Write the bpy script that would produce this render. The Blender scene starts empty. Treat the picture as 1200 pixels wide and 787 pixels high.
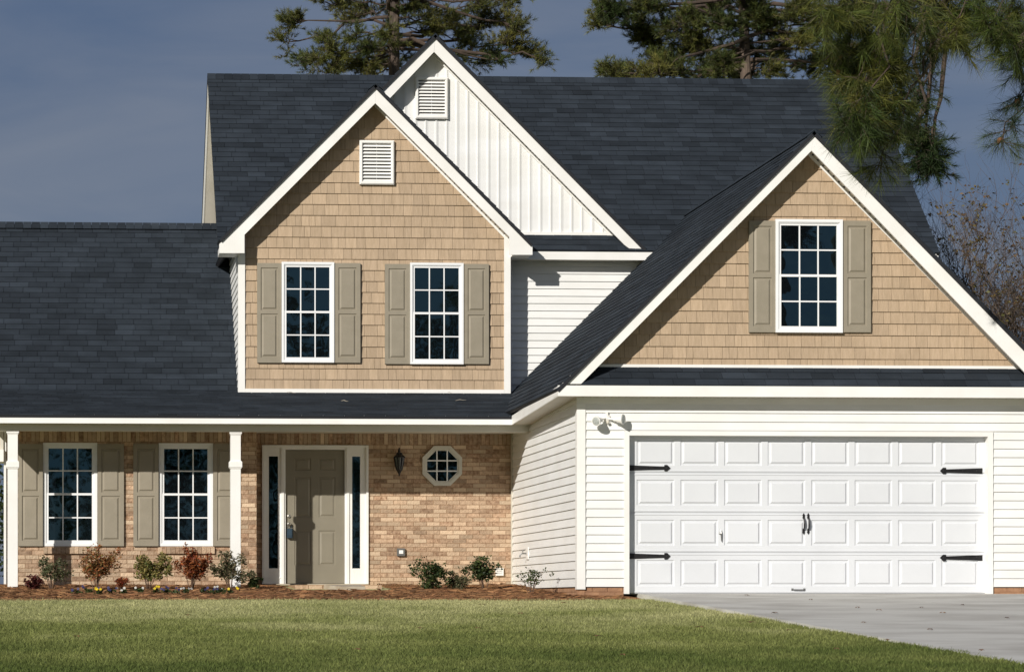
import bpy, bmesh, math, random
import numpy as np
from mathutils import Vector, noise
R = math.radians
random.seed(11); rng = np.random.default_rng(11)
C = bpy.context.scene.collection
# ---------------------------------------------------------------- camera (photograph measured in 1200x787 pixels)
TH = R(2.75); F = 2880.0; CX = 105 + F*math.tan(TH); CY = 704.0
cd = bpy.data.cameras.new('camera'); cam = bpy.data.objects.new('camera', cd); C.objects.link(cam)
cam.location = (0, 0, 0); cam.rotation_euler = (R(90), 0, -TH)
cd.sensor_width = 36; cd.lens = F/1200*36; cd.clip_end = 2000
cd.shift_x = (600-CX)/1200; cd.shift_y = (CY-393.5)/1200
bpy.context.scene.camera = cam
# ---------------------------------------------------------------- light
SUN = Vector((.79, 1.0, -.558)).normalized()
sd = bpy.data.lights.new('sun', 'SUN'); sun = bpy.data.objects.new('sun', sd); C.objects.link(sun)
sd.energy = 4.8; sd.angle = R(.55); sd.color = (1, .955, .885)
sun.rotation_euler = SUN.to_track_quat('-Z', 'Y').to_euler(); sun.location = (-10, -10, 12)
w = bpy.data.worlds.new('World'); bpy.context.scene.world = w; w.use_nodes = True
nt = w.node_tree; bg = nt.nodes['Background']; bg.inputs['Strength'].default_value = .1
sky = nt.nodes.new('ShaderNodeTexSky'); sky.sky_type = 'NISHITA'; sky.sun_disc = False
sky.sun_elevation = math.asin(-SUN.z); sky.sun_rotation = math.atan2(-SUN.x, -SUN.y) % (2*math.pi)
tc = nt.nodes.new('ShaderNodeTexCoord'); mp = nt.nodes.new('ShaderNodeMapping'); mp.inputs['Scale'].default_value = (1.1, 1.1, 5.5)
nz = nt.nodes.new('ShaderNodeTexNoise'); nz.inputs['Scale'].default_value = 4.6; nz.inputs['Detail'].default_value = 6; nz.inputs['Roughness'].default_value = .5; nz.inputs['Distortion'].default_value = .6
cr = nt.nodes.new('ShaderNodeValToRGB'); cr.color_ramp.elements[0].position = .34; cr.color_ramp.elements[1].position = .68
cr.color_ramp.elements[0].color = (.82, 1.20, 2.08, 1); cr.color_ramp.elements[1].color = (1.55, 1.80, 2.44, 1)
mx = nt.nodes.new('ShaderNodeMix'); mx.data_type = 'RGBA'; mx.inputs[0].default_value = .88
nt.links.new(tc.outputs['Generated'], mp.inputs[0]); nt.links.new(mp.outputs[0], nz.inputs['Vector']); nt.links.new(nz.outputs['Fac'], cr.inputs[0])
sxy = nt.nodes.new('ShaderNodeSeparateXYZ'); nt.links.new(tc.outputs['Generated'], sxy.inputs[0])
cl = nt.nodes.new('ShaderNodeMapRange'); cl.inputs[1].default_value = -.75; cl.inputs[2].default_value = .1; cl.inputs[3].default_value = .87; cl.inputs[4].default_value = .9
nt.links.new(sxy.outputs['Y'], cl.inputs[0]); nt.links.new(cl.outputs[0], mx.inputs[0])
nt.links.new(sky.outputs[0], mx.inputs[6]); nt.links.new(cr.outputs[0], mx.inputs[7]); nt.links.new(mx.outputs[2], bg.inputs['Color'])
vs = bpy.context.scene.view_settings; vs.view_transform = 'Standard'; vs.look = 'None'; vs.exposure = 0; vs.gamma = 1; vs.use_curve_mapping = False

# ---------------------------------------------------------------- measuring helpers
ST, CT = math.sin(TH), math.cos(TH)
def P(px, py, Y):
    x = (px-CX)/F; z = (CY-py)/F
    d = Vector((x*CT+ST, CT-x*ST, z)); return d*(Y/d.y)
def X(px, Y): return P(px, CY, Y).x
def Z(px, py, Y): return P(px, py, Y).z
def tag(o, label, cat, group=None, kind=None):
    if label: o['label'] = label
    if cat: o['category'] = cat
    if group: o['group'] = group
    if kind: o['kind'] = kind
    return o
WL = {}
def thing(name, loc, label, cat, group=None):
    o = bpy.data.objects.new(name, None); C.objects.link(o); o.location = loc; o.empty_display_size = .2
    WL[o.name] = Vector(loc); return tag(o, label, cat, group)

# ---------------------------------------------------------------- materials
def mat(name, col, col2=None, rough=.6, spec=.4, scale=8, stretch=(1, 1, 1), tint=0, bump=0, bscale=40, bstretch=None, detail=5, lo=.35, hi=.65, metal=0, hue=None, fine=0, sss=0):
    m = bpy.data.materials.new(name); m.use_nodes = True; t = m.node_tree; L = t.links.new
    b = t.nodes['Principled BSDF']; b.inputs['Roughness'].default_value = rough; b.inputs['Specular IOR Level'].default_value = spec; b.inputs['Metallic'].default_value = metal
    g = t.nodes.new('ShaderNodeNewGeometry'); mp = t.nodes.new('ShaderNodeMapping'); mp.inputs['Scale'].default_value = stretch
    L(g.outputs['Position'], mp.inputs[0])
    n = t.nodes.new('ShaderNodeTexNoise'); n.inputs['Scale'].default_value = scale; n.inputs['Detail'].default_value = detail; L(mp.outputs[0], n.inputs['Vector'])
    r = t.nodes.new('ShaderNodeMapRange'); r.inputs[1].default_value = lo; r.inputs[2].default_value = hi; L(n.outputs['Fac'], r.inputs[0])
    x = t.nodes.new('ShaderNodeMix'); x.data_type = 'RGBA'; L(r.outputs[0], x.inputs[0])
    x.inputs[6].default_value = (*col, 1); x.inputs[7].default_value = (*(col2 or tuple(c*.9 for c in col)), 1)
    out = x.outputs[2]
    def scaled(out, fac_out, amp):
        mr = t.nodes.new('ShaderNodeMapRange'); mr.inputs[3].default_value = 1-amp; mr.inputs[4].default_value = 1+amp; mr.clamp = False; L(fac_out, mr.inputs[0])
        vm = t.nodes.new('ShaderNodeVectorMath'); vm.operation = 'SCALE'; L(out, vm.inputs[0]); L(mr.outputs[0], vm.inputs['Scale']); return vm.outputs[0]
    if tint:
        a = t.nodes.new('ShaderNodeAttribute'); a.attribute_name = 'tint'
        if hue:
            h = t.nodes.new('ShaderNodeMix'); h.data_type = 'RGBA'
            a2 = t.nodes.new('ShaderNodeAttribute'); a2.attribute_name = 'hue'; L(a2.outputs['Fac'], h.inputs[0]); L(out, h.inputs[6]); h.inputs[7].default_value = (*hue, 1); out = h.outputs[2]
        out = scaled(out, a.outputs['Fac'], tint)
    if fine:
        n2 = t.nodes.new('ShaderNodeTexNoise'); n2.inputs['Scale'].default_value = 160; n2.inputs['Detail'].default_value = 3; L(g.outputs['Position'], n2.inputs['Vector'])
        out = scaled(out, n2.outputs['Fac'], fine)
    L(out, b.inputs['Base Color'])
    if bump:
        mp2 = t.nodes.new('ShaderNodeMapping'); mp2.inputs['Scale'].default_value = bstretch or (1, 1, 1); L(g.outputs['Position'], mp2.inputs[0])
        n3 = t.nodes.new('ShaderNodeTexNoise'); n3.inputs['Scale'].default_value = bscale; n3.inputs['Detail'].default_value = 4; L(mp2.outputs[0], n3.inputs['Vector'])
        bp = t.nodes.new('ShaderNodeBump'); bp.inputs['Strength'].default_value = 1; bp.inputs['Distance'].default_value = bump; L(n3.outputs['Fac'], bp.inputs['Height']); L(bp.outputs[0], b.inputs['Normal'])
    if sss:
        b.inputs['Transmission Weight'].default_value = 0
        tr = t.nodes.new('ShaderNodeBsdfTranslucent'); ms = t.nodes.new('ShaderNodeMixShader'); ms.inputs[0].default_value = sss
        L(out, tr.inputs[0]); L(b.outputs[0], ms.inputs[1]); L(tr.outputs[0], ms.inputs[2]); L(ms.outputs[0], t.nodes['Material Output'].inputs[0])
    return m
M = {}
M['white'] = mat('white_vinyl', (.80, .80, .785), (.75, .745, .72), rough=.42, scale=1.6, stretch=(1, 1, 2.5), tint=.02, bump=.0012, bscale=9, bstretch=(.5, .5, 3))
M['trim'] = mat('white_trim', (.83, .82, .79), (.78, .765, .725), rough=.4, scale=2.2, bump=.0008, bscale=12)
M['gdoor'] = mat('garage_door_paint', (.67, .685, .705), (.63, .645, .665), rough=.38, scale=1.3, bump=.0006, bscale=60)
M['jtrim'] = mat('window_vinyl', (.82, .83, .83), (.80, .80, .80), rough=.3, scale=3)
M['soffit'] = mat('soffit_vinyl', (.60, .56, .48), (.55, .51, .43), rough=.5, scale=3, tint=.05)
M['beam'] = mat('porch_beam', (.62, .60, .53), (.58, .56, .49), rough=.5, scale=3)
M['shake'] = mat('tan_shingle_siding', (.45, .335, .225), (.39, .288, .188), rough=.7, scale=14, stretch=(2.2, 2.2, .25), tint=.11, bump=.004, bscale=55, bstretch=(1.6, 1.6, .12))
M['shadow_gap'] = mat('siding_backing', (.22, .15, .09), rough=.9)
M['brick'] = mat('tan_brick', (.445, .30, .197), (.215, .122, .07), rough=.9, scale=20, tint=.27, hue=(.53, .40, .275), bump=.014, bscale=34, lo=.36, hi=.72, fine=.25)
M['mortar'] = mat('mortar', (.36, .235, .14), (.25, .145, .078), rough=.95, scale=20, bump=.004, bscale=80)
M['found'] = mat('foundation_brick', (.36, .20, .11), (.28, .15, .085), rough=.9, scale=9, bump=.006, bscale=40, tint=.1)
M['roof'] = mat('asphalt_shingle', (.0265, .0335, .0430), (.0195, .0248, .0318), rough=.9, spec=.15, scale=2.2, stretch=(1, 1, 3.2), tint=.30, fine=.35, bump=.003, bscale=160)
M['roofdeck'] = mat('roof_edge', (.014, .015, .019), rough=.8)
M['taupe'] = mat('taupe_shutter', (.285, .25, .19), (.262, .23, .173), rough=.5, scale=6, bump=.0012, bscale=90, bstretch=(1, 1, .2))
M['door'] = mat('taupe_door', (.235, .212, .160), (.215, .193, .145), rough=.42, scale=3, bump=.0006, bscale=60, bstretch=(1, 1, .2))
M['black'] = mat('black_iron', (.008, .008, .009), (.014, .013, .013), rough=.5, scale=20)
M['grey_metal'] = mat('grey_metal', (.28, .28, .27), (.2, .2, .2), rough=.35, metal=.7)
M['nickel'] = mat('satin_nickel', (.5, .47, .42), rough=.3, metal=.9)
M['lockbox'] = mat('blue_lockbox', (.03, .06, .09), (.02, .04, .06), rough=.5)
M['lamp_glass'] = mat('flood_glass', (.5, .52, .5), (.3, .32, .3), rough=.15, spec=.8, scale=30)
M['socket'] = mat('grey_box_metal', (.12, .12, .115), rough=.5)
M['concrete'] = mat('concrete', (.52, .505, .465), (.39, .37, .335), rough=.85, scale=1.3, detail=10, lo=.4, hi=.62, fine=.2, bump=.003, bscale=70, stretch=(.6, 1, 1))
M['step'] = mat('step_concrete', (.42, .37, .30), (.33, .27, .2), rough=.9, scale=6, bump=.004, bscale=60)
def glass(name, tintc, ior, wob=.005):
    m = bpy.data.materials.new(name); m.use_nodes = True; t = m.node_tree; b = t.nodes['Principled BSDF']
    b.inputs['Base Color'].default_value = (*tintc, 1); b.inputs['Roughness'].default_value = .015; b.inputs['IOR'].default_value = ior; b.inputs['Specular Tint'].default_value = (.42, .86, 1, 1)
    g = t.nodes.new('ShaderNodeNewGeometry'); n = t.nodes.new('ShaderNodeTexNoise'); n.inputs['Scale'].default_value = 2.4; n.inputs['Detail'].default_value = 1.5
    t.links.new(g.outputs['Position'], n.inputs['Vector'])
    bp = t.nodes.new('ShaderNodeBump'); bp.inputs['Distance'].default_value = wob; t.links.new(n.outputs['Fac'], bp.inputs['Height']); t.links.new(bp.outputs[0], b.inputs['Normal'])
    return m
M['pane'] = glass('window_glass', (.003, .004, .005), 2.0)
M['lantern_glass'] = mat('lantern_glass', (.012, .013, .015), rough=.08, spec=.6)

# ---------------------------------------------------------------- mesh builder
class MB:
    def __init__(s): s.v = []; s.f = []; s.m = []; s.t = []; s.h = []
    def face(s, pts, m=0, t=.5, h=0):
        i = len(s.v); s.v += [tuple(p) for p in pts]; s.f.append(tuple(range(i, i+len(pts)))); s.m.append(m); s.t.append(t); s.h.append(h)
    def box(s, x0, x1, y0, y1, z0, z1, m=0, t=.5, h=0):
        if x0 > x1: x0, x1 = x1, x0
        if y0 > y1: y0, y1 = y1, y0
        if z0 > z1: z0, z1 = z1, z0
        p = [(x0,y0,z0),(x1,y0,z0),(x1,y1,z0),(x0,y1,z0),(x0,y0,z1),(x1,y0,z1),(x1,y1,z1),(x0,y1,z1)]
        for q in ((0,3,2,1),(4,5,6,7),(0,1,5,4),(1,2,6,5),(2,3,7,6),(3,0,4,7)): s.face([p[k] for k in q], m, t, h)
    def prism(s, pts, d, m=0, t=.5, h=0):           # pts: loop of Vectors, extruded by d
        d = Vector(d); pts = [Vector(p) for p in pts]; n = len(pts)
        nn = Vector((0,0,0))
        for i in range(n): nn += pts[i].cross(pts[(i+1) % n])
        if nn.dot(d) > 0: pts = pts[::-1]
        s.face(pts, m, t, h); s.face([p+d for p in pts[::-1]], m, t, h)
        for i in range(n):
            a, b = pts[i], pts[(i+1) % n]; s.face([b, a, a+d, b+d], m, t, h)
    def tube(s, path, rad, n=8, m=0, t=.5, cap=True, h=0):
        path = [Vector(p) for p in path]; rad = rad if isinstance(rad, (list, tuple)) else [rad]*len(path); rings = []
        up = Vector((0,0,1)); d0 = (path[1]-path[0]).normalized()
        if abs(d0.dot(up)) > .9: up = Vector((1,0,0))
        a = d0.cross(up).normalized()
        for i, p in enumerate(path):
            d = (path[min(i+1, len(path)-1)]-path[max(i-1, 0)]).normalized()
            a = (a-d*a.dot(d)).normalized(); b = d.cross(a)
            rings.append([p+(a*math.cos(2*math.pi*k/n)+b*math.sin(2*math.pi*k/n))*rad[i] for k in range(n)])
        for i in range(len(rings)-1):
            for k in range(n): s.face([rings[i][k], rings[i][(k+1)%n], rings[i+1][(k+1)%n], rings[i+1][k]], m, t, h)
        if cap: s.face(rings[0][::-1], m, t, h); s.face(rings[-1], m, t, h)
    def lathe(s, o, axis, prof, n=16, m=0, t=.5):   # prof: (distance along axis, radius)
        axis = Vector(axis).normalized(); o = Vector(o)
        s.tube([o+axis*(p[0]+1e-5*i) for i, p in enumerate(prof)], [max(p[1], .0004) for p in prof], n, m, t)
    def build(s, name, mats, parent=None, smooth=False, merge=False):
        V = np.array(s.v, dtype=np.float64).reshape(-1, 3)
        c = Vector(((V[:,0].min()+V[:,0].max())/2, (V[:,1].min()+V[:,1].max())/2, V[:,2].min()))
        V = V-np.array(c)
        me = bpy.data.meshes.new(name); me.from_pydata(V.tolist(), [], s.f)
        for m in (mats if isinstance(mats, (list, tuple)) else [mats]): me.materials.append(M[m] if isinstance(m, str) else m)
        me.polygons.foreach_set('material_index', s.m)
        a = me.attributes.new('tint', 'FLOAT', 'FACE'); a.data.foreach_set('value', s.t)
        a = me.attributes.new('hue', 'FLOAT', 'FACE'); a.data.foreach_set('value', s.h)
        if merge or smooth:
            bm = bmesh.new(); bm.from_mesh(me); bmesh.ops.remove_doubles(bm, verts=bm.verts, dist=1e-4); bmesh.ops.recalc_face_normals(bm, faces=bm.faces); bm.to_mesh(me); bm.free()
        if smooth: me.shade_smooth()
        me.update(); o = bpy.data.objects.new(name, me); C.objects.link(o); WL[o.name] = c
        if parent is not None: o.parent = parent; o.location = c-WL[parent.name]
        else: o.location = c
        return o
def big(name, V, Fc, mats, parent=None, tint=None, hue=None, tri=True, loc=(0,0,0)):   # fast mesh from arrays
    V = np.asarray(V, dtype=np.float32)-np.array(loc, dtype=np.float32); Fc = np.asarray(Fc, dtype=np.int32); k = Fc.shape[1]
    me = bpy.data.meshes.new(name); me.vertices.add(len(V)); me.vertices.foreach_set('co', V.ravel())
    me.loops.add(Fc.size); me.loops.foreach_set('vertex_index', Fc.ravel()); me.polygons.add(len(Fc))
    me.polygons.foreach_set('loop_start', np.arange(len(Fc), dtype=np.int32)*k)
    for m in (mats if isinstance(mats, (list, tuple)) else [mats]): me.materials.append(M[m] if isinstance(m, str) else m)
    if tint is not None: a = me.attributes.new('tint', 'FLOAT', 'FACE'); a.data.foreach_set('value', np.asarray(tint, dtype=np.float32))
    if hue is not None: a = me.attributes.new('hue', 'FLOAT', 'FACE'); a.data.foreach_set('value', np.asarray(hue, dtype=np.float32))
    me.update(calc_edges=True); o = bpy.data.objects.new(name, me); C.objects.link(o); WL[o.name] = Vector(loc)
    if parent is not None: o.parent = parent; o.location = Vector(loc)-WL[parent.name]
    else: o.location = loc
    return o
def area2(p): return abs(sum(p[i][0]*p[(i+1)%len(p)][1]-p[(i+1)%len(p)][0]*p[i][1] for i in range(len(p))))/2
def ccw(p):
    a = sum(p[i][0]*p[(i+1)%len(p)][1]-p[(i+1)%len(p)][0]*p[i][1] for i in range(len(p)))
    return list(p) if a > 0 else list(p)[::-1]
def clip(sub, cl):
    out = list(sub)
    for i in range(len(cl)):
        a, b = cl[i], cl[(i+1)%len(cl)]; inp = out; out = []
        if not inp: return []
        side = lambda p: (b[0]-a[0])*(p[1]-a[1])-(b[1]-a[1])*(p[0]-a[0])
        for j in range(len(inp)):
            p, q = inp[j], inp[(j+1)%len(inp)]; sp, sq = side(p), side(q)
            if sp >= 0: out.append(p)
            if (sp >= 0) != (sq >= 0):
                t = sp/(sp-sq); out.append((p[0]+t*(q[0]-p[0]), p[1]+t*(q[1]-p[1])))
    return out
def rect_sub(rects, h):
    o = []
    for (a, b, c, d) in rects:
        x0, x1, y0, y1 = h
        if x0 >= b or x1 <= a or y0 >= d or y1 <= c: o.append((a, b, c, d)); continue
        if c < y0: o.append((a, b, c, y0))
        if y1 < d: o.append((a, b, y1, d))
        lo, hi = max(c, y0), min(d, y1)
        if a < x0: o.append((a, x0, lo, hi))
        if x1 < b: o.append((x1, b, lo, hi))
    return o
def inrect(r): return [(r[0], r[2]), (r[1], r[2]), (r[1], r[3]), (r[0], r[3])]
def cells(mb, poly, fr, h, wid, lift=(.012, .0), gap=(0, 0), holes=(), v0=None, stag=None, m=0, tintf=None, huef=None, back=-.004, skirt=True, ujit=0):
    """covers a convex outline in the plane fr=(origin,U,V,N) with laid courses of boards, shingles or bricks"""
    o, U, V, N = [Vector(q) for q in fr]; poly = ccw(poly)
    us = [p[0] for p in poly]; vv = [p[1] for p in poly]; umin, umax, vmin, vmax = min(us), max(us), min(vv), max(vv)
    if v0 is None: v0 = vmin
    j = math.floor((vmin-v0)/h-1e-6)
    while v0+j*h < vmax:
        va, vb = v0+j*h, v0+(j+1)*h-gap[1]
        u = umin-(stag(j) if stag else 0)-(random.random()*ujit)
        while u < umax:
            wd = wid(); ua, ub = u, u+wd-gap[0]; u += wd
            if ub <= umin: continue
            rects = [(ua, ub, va, vb)]
            for hh in holes: rects = rect_sub(rects, hh)
            tt = tintf(u, j) if tintf else random.random(); hv = huef() if huef else 0
            dl = random.uniform(-.0015, .0015) if wd < 3 else 0
            for r in rects:
                c = clip(inrect(r), poly)
                if len(c) < 3 or area2(c) < 1e-5: continue
                def at(p, off): return o+U*p[0]+V*p[1]+N*off
                lf = lambda p: lift[0]+(lift[1]-lift[0])*(p[1]-va)/(h)+dl
                top = [at(p, lf(p)) for p in c]; mb.face(top, m, tt, hv)
                if skirt:
                    for k in range(len(c)):
                        a, b = c[k], c[(k+1)%len(c)]
                        mb.face([at(a, back), at(b, back), at(b, lf(b)), at(a, lf(a))], m, tt, hv)
        j += 1
def sheet(mb, poly, fr, off=0, holes=(), m=0, t=.5):
    o, U, V, N = [Vector(q) for q in fr]; poly = ccw(poly)
    us = [p[0] for p in poly]; vv = [p[1] for p in poly]; rects = [(min(us), max(us), min(vv), max(vv))]
    for hh in holes: rects = rect_sub(rects, hh)
    for r in rects:
        c = clip(inrect(r), poly)
        if len(c) >= 3 and area2(c) > 1e-6: mb.face([o+U*p[0]+V*p[1]+N*off for p in c], m, t)
def front(Y): return (Vector((0, Y, 0)), Vector((1,0,0)), Vector((0,0,1)), Vector((0,-1,0)))   # a wall facing the street: u = x, v = z
def fro(Y): return front(Y)

# ---------------------------------------------------------------- planes of the house
YU = 40.35; YG, YD, YL, YT = 34.0, 39.3, 38.78, 39.9       # garage wall, door wall, left brick wall, upstairs tan wall
YGF, YPF, YTF, YMF = 33.7, 37.54, 39.6, 40.05   # fascia faces in front of them
YC = 37.82                                      # porch columns
def slope_ground(y): return .01-.04*(33-y)
def gz(x, y):
    y = min(max(y, 0), 39.5); z = slope_ground(y)
    if y < 33: z += .022*noise.noise(Vector((x*.16, y*.33, 3)))*min(1, (33-y)/2)
    return z
EDGE = X(757, 33.6)                             # left edge of the driveway
def drive_z(y): return .10-.0436*(34-y)
house = thing('house', (6.5, YD, .2), 'two storey suburban house with tan shingle gables, white siding, brick porch and double garage', 'house')
def hb(mb, name, mats, parent=None, label=None, **k):
    o = mb.build(name, mats, parent or house, **k)
    if label: o['label'] = label
    return o

# ================================================================ STRUCTURE : ground
def ground():
    xs = np.concatenate([np.linspace(-400, -12, 14), np.arange(-11.5, 26, .5), np.linspace(27, 400, 14)])
    ys = np.concatenate([np.linspace(-300, -4, 10), np.arange(-3, 45, .4), np.linspace(46, 600, 16)])
    V = []; Fc = []
    for y in ys:
        for x in xs:
            z = gz(x, y)
            if EDGE < x < EDGE+6.6 and -2 < y < 34.6: z -= .03
            V.append((x, y, z))
    n = len(xs)
    for j in range(len(ys)-1):
        for i in range(n-1): Fc.append((j*n+i, j*n+i+1, (j+1)*n+i+1, (j+1)*n+i))
    o = big('ground', V, Fc, 'turf'); o['kind'] = 'structure'; o.data.shade_smooth(); return o
def turf_nodes(m, dark, mid, pale_tone):
    t = m.node_tree; L = t.links.new; b = t.nodes['Principled BSDF']
    g = t.nodes.new('ShaderNodeNewGeometry')
    n1 = t.nodes.new('ShaderNodeTexNoise'); n1.inputs['Scale'].default_value = .45; n1.inputs['Detail'].default_value = 6
    n2 = t.nodes.new('ShaderNodeTexNoise'); n2.inputs['Scale'].default_value = 5; n2.inputs['Detail'].default_value = 8
    for n in (n1, n2): L(g.outputs['Position'], n.inputs['Vector'])
    sx = t.nodes.new('ShaderNodeSeparateXYZ'); L(g.outputs['Position'], sx.inputs[0])
    mr = t.nodes.new('ShaderNodeMapRange'); mr.inputs[1].default_value = 19; mr.inputs[2].default_value = 33.5; mr.inputs[3].default_value = -.36; mr.inputs[4].default_value = .32; L(sx.outputs['Y'], mr.inputs[0])  # turf colour shifts from darker green to paler, yellower tones nearing the bed
    a = t.nodes.new('ShaderNodeMath'); a.operation = 'MULTIPLY_ADD'; L(n1.outputs['Fac'], a.inputs[0]); a.inputs[1].default_value = 1.0; L(mr.outputs[0], a.inputs[2])
    a2 = t.nodes.new('ShaderNodeMath'); a2.operation = 'MULTIPLY_ADD'; L(n2.outputs['Fac'], a2.inputs[0]); a2.inputs[1].default_value = .45; L(a.outputs[0], a2.inputs[2])
    r = t.nodes.new('ShaderNodeValToRGB'); e = r.color_ramp.elements; e[0].position = .32; e[0].color = (*dark, 1); e[1].position = 1.0; e[1].color = (*pale_tone, 1); k = e.new(.62); k.color = (*mid, 1)
    L(a2.outputs[0], r.inputs[0]); return r.outputs[0], b, t, L
def turf_mat(name, tint):
    m = bpy.data.materials.new(name); m.use_nodes = True
    out, b, t, L = turf_nodes(m, (.105, .135, .036), (.215, .235, .076), (.43, .42, .21))
    if tint:
        at = t.nodes.new('ShaderNodeAttribute'); at.attribute_name = 'tint'; mr = t.nodes.new('ShaderNodeMapRange'); mr.inputs[3].default_value = .6; mr.inputs[4].default_value = 1.5; L(at.outputs['Fac'], mr.inputs[0])
        vm = t.nodes.new('ShaderNodeVectorMath'); vm.operation = 'SCALE'; L(out, vm.inputs[0]); L(mr.outputs[0], vm.inputs['Scale']); out = vm.outputs[0]
        tr = t.nodes.new('ShaderNodeBsdfTranslucent'); ms = t.nodes.new('ShaderNodeMixShader'); ms.inputs[0].default_value = .35
        L(out, tr.inputs[0]); L(b.outputs[0], ms.inputs[1]); L(tr.outputs[0], ms.inputs[2]); L(ms.outputs[0], t.nodes['Material Output'].inputs[0])
    L(out, b.inputs['Base Color']); b.inputs['Roughness'].default_value = .9; b.inputs['Specular IOR Level'].default_value = .15
    return m
M['turf'] = turf_mat('turf', False); M['blade'] = turf_mat('grass_blade', True)
ground()
def driveway():
    mb = MB(); x0, x1 = EDGE, EDGE+6.35; ys = [34.5, 30.2, 26.4, 22.6, 18.8, 15.0, 10, 5, -2]
    for a, b in zip(ys[:-1], ys[1:]):
        for (xa, xb) in ((x0, x0+3.17), (x0+3.18, x1)):
            g = .006
            za, zb = drive_z(a)+.004, drive_z(b)+.004
            p = [Vector((xa, b+g, zb-.12)), Vector((xb, b+g, zb-.12)), Vector((xb, a-g, za-.12)), Vector((xa, a-g, za-.12))]
            mb.prism(p, (0, 0, .12))
    o = mb.build('driveway', 'concrete'); o['kind'] = 'structure'
driveway()
def grass():
    n = 420000; y = 18.3+(33.15-18.3)*rng.random(n)**.9; px = rng.uniform(-60, 1260, n)
    x = (px-CX)/F; xx = y*(x*CT+ST)/(CT-x*ST)
    wob = .05*np.sin(y*2.1)+.04*np.sin(y*5.3+1)+.03*rng.normal(size=n)
    k = xx < EDGE+wob; y = y[k]; xx = xx[k]; n = len(y)
    z = np.array([gz(a, b) for a, b in zip(xx, y)])
    z = z+np.clip(.03-np.abs(xx-EDGE)*.2, 0, .03)*0
    hgt = rng.uniform(.012, .034, n)*np.where(rng.random(n) < .015, 1.9, 1); wd = rng.uniform(.003, .007, n); a = rng.uniform(0, 2*math.pi, n); l = rng.normal(0, .018, (n, 2))
    V = np.zeros((n, 3, 3)); V[:,0] = np.stack([xx-np.cos(a)*wd, y-np.sin(a)*wd, z-.004], 1); V[:,1] = np.stack([xx+np.cos(a)*wd, y+np.sin(a)*wd, z-.004], 1)
    V[:,2] = np.stack([xx+l[:,0], y+l[:,1], z+hgt], 1)
    o = big('lawn_grass', V.reshape(-1, 3), np.arange(3*n).reshape(-1, 3), 'blade', tint=rng.random(n))
    tag(o, 'short mown green lawn grass, paler and yellower towards the flower bed', 'grass', kind='stuff')
grass()

# ================================================================ HOUSE : walls
def gable_pts(apex, half, zb, drop=0): return [(apex[0]-half, zb), (apex[0]+half, zb), (apex[0]+half, apex[1]-half-drop), (apex[0], apex[1]-drop), (apex[0]-half, apex[1]-half-drop)]
# key numbers
GA = P(953.5, 157, YGF); TA = P(440, 102, YTF); WA = P(510, 43.5, YMF)       # rake apexes: garage, tan, white
GX0 = X(677, YG); GXC = GA.x; GX1 = 2*GXC-GX0
TX0 = X(280.5, YT); TX1 = X(598, YT)
MX0 = TX0+.012; MX1 = X(1099.4, YMF+.05)-.25
ZGE = Z(800, 452, YGF); ZGB = Z(800, 464.5, YGF)          # garage fascia top and bottom
ZPE = Z(300, 486, YPF); ZPB = Z(300, 496.5, YPF)          # porch fascia
ZME = Z(690, 293.5, YMF); ZMB = Z(690, 304.5, YMF)        # main fascia
YR = YMF+(Z(243, 89, 42.4)-ZME)                           # main ridge depth (12/12 roof)
for _ in range(6): YR = YMF+(Z(300, 89.5, YR)-ZME)
ZR = Z(300, 89.5, YR)
PP = (Z(440, 460.3, YT)-ZPE)/(YT-YPF); YK = 40.12; ZK = ZPE+(YK-YPF)*PP                # the porch roof is shallower, the wing above it steeper
YLR = 41.0
for _ in range(8): YLR = YK+(Z(120, 263.5, YLR)-ZK)
ZLR = Z(120, 263.5, YLR)
SH = .121                                                 # siding course
LSO = dict(lift=(.020, .001))
# --- garage front siding with the door opening
DO = (X(737, YG), X(1157, YG), -.1, Z(900, 510.5, YG))    # door opening
zbot = Z(700, 687, YG)
mb = MB()
z0 = zbot; ztop = Z(800, 466, YGF)+.05
ch = 10.28*YG/F
for seg in ((GX0, X(860, YG)-.002), (X(860, YG), X(1004, YG)), (X(1004, YG)+.002, GX1)):
    pass
cells(mb, [(GX0, z0), (GX1, z0), (GX1, ztop), (GX0, ztop)], front(YG), ch, lambda: 3.66, lift=(.020, .001), holes=[(DO[0]-.05, DO[1]+.05, -1, DO[3]+.05)], stag=lambda j: (j*1.31) % 3.6, v0=z0)
sheet(mb, [(GX0, zbot), (GX1, zbot), (GX1, ztop), (GX0, ztop)], front(YG), -.006, holes=[(DO[0], DO[1], -1, DO[3])])
hb(mb, 'garage_wall', 'white', label='white lap siding around the garage door')
# garage side wall (faces left) and right side, back inside the house
mb = MB(); side = (Vector((GX0, 0, 0)), Vector((0,-1,0)), Vector((0,0,1)), Vector((-1,0,0)))
ch2 = ch
cells(mb, [(-YD, zbot), (-YG, zbot), (-YG, ZGB+.06), (-YD, ZGB+.06)], side, ch2, lambda: 3.66, lift=(.020, .001), v0=zbot, stag=lambda j: (j*1.7) % 3.6)
sheet(mb, [(-YD-.5, zbot), (-YG, zbot), (-YG, ZGB+.06), (-YD-.5, ZGB+.06)], side, -.006)
hb(mb, 'garage_side_wall', 'white', label='white lap siding on the side of the garage facing the porch')
mb = MB(); mb.box(GX1, GX1+.01, YG+.02, YD+6, 0, ZGB+.06); hb(mb, 'garage_side_wall', 'white', label='white wall on the far right side of the garage')
mb = MB(); mb.box(MX0+.3, GX1, YD+6, YD+6.01, 0, ZGB+.2); hb(mb, 'rear_wall', 'white')
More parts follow.
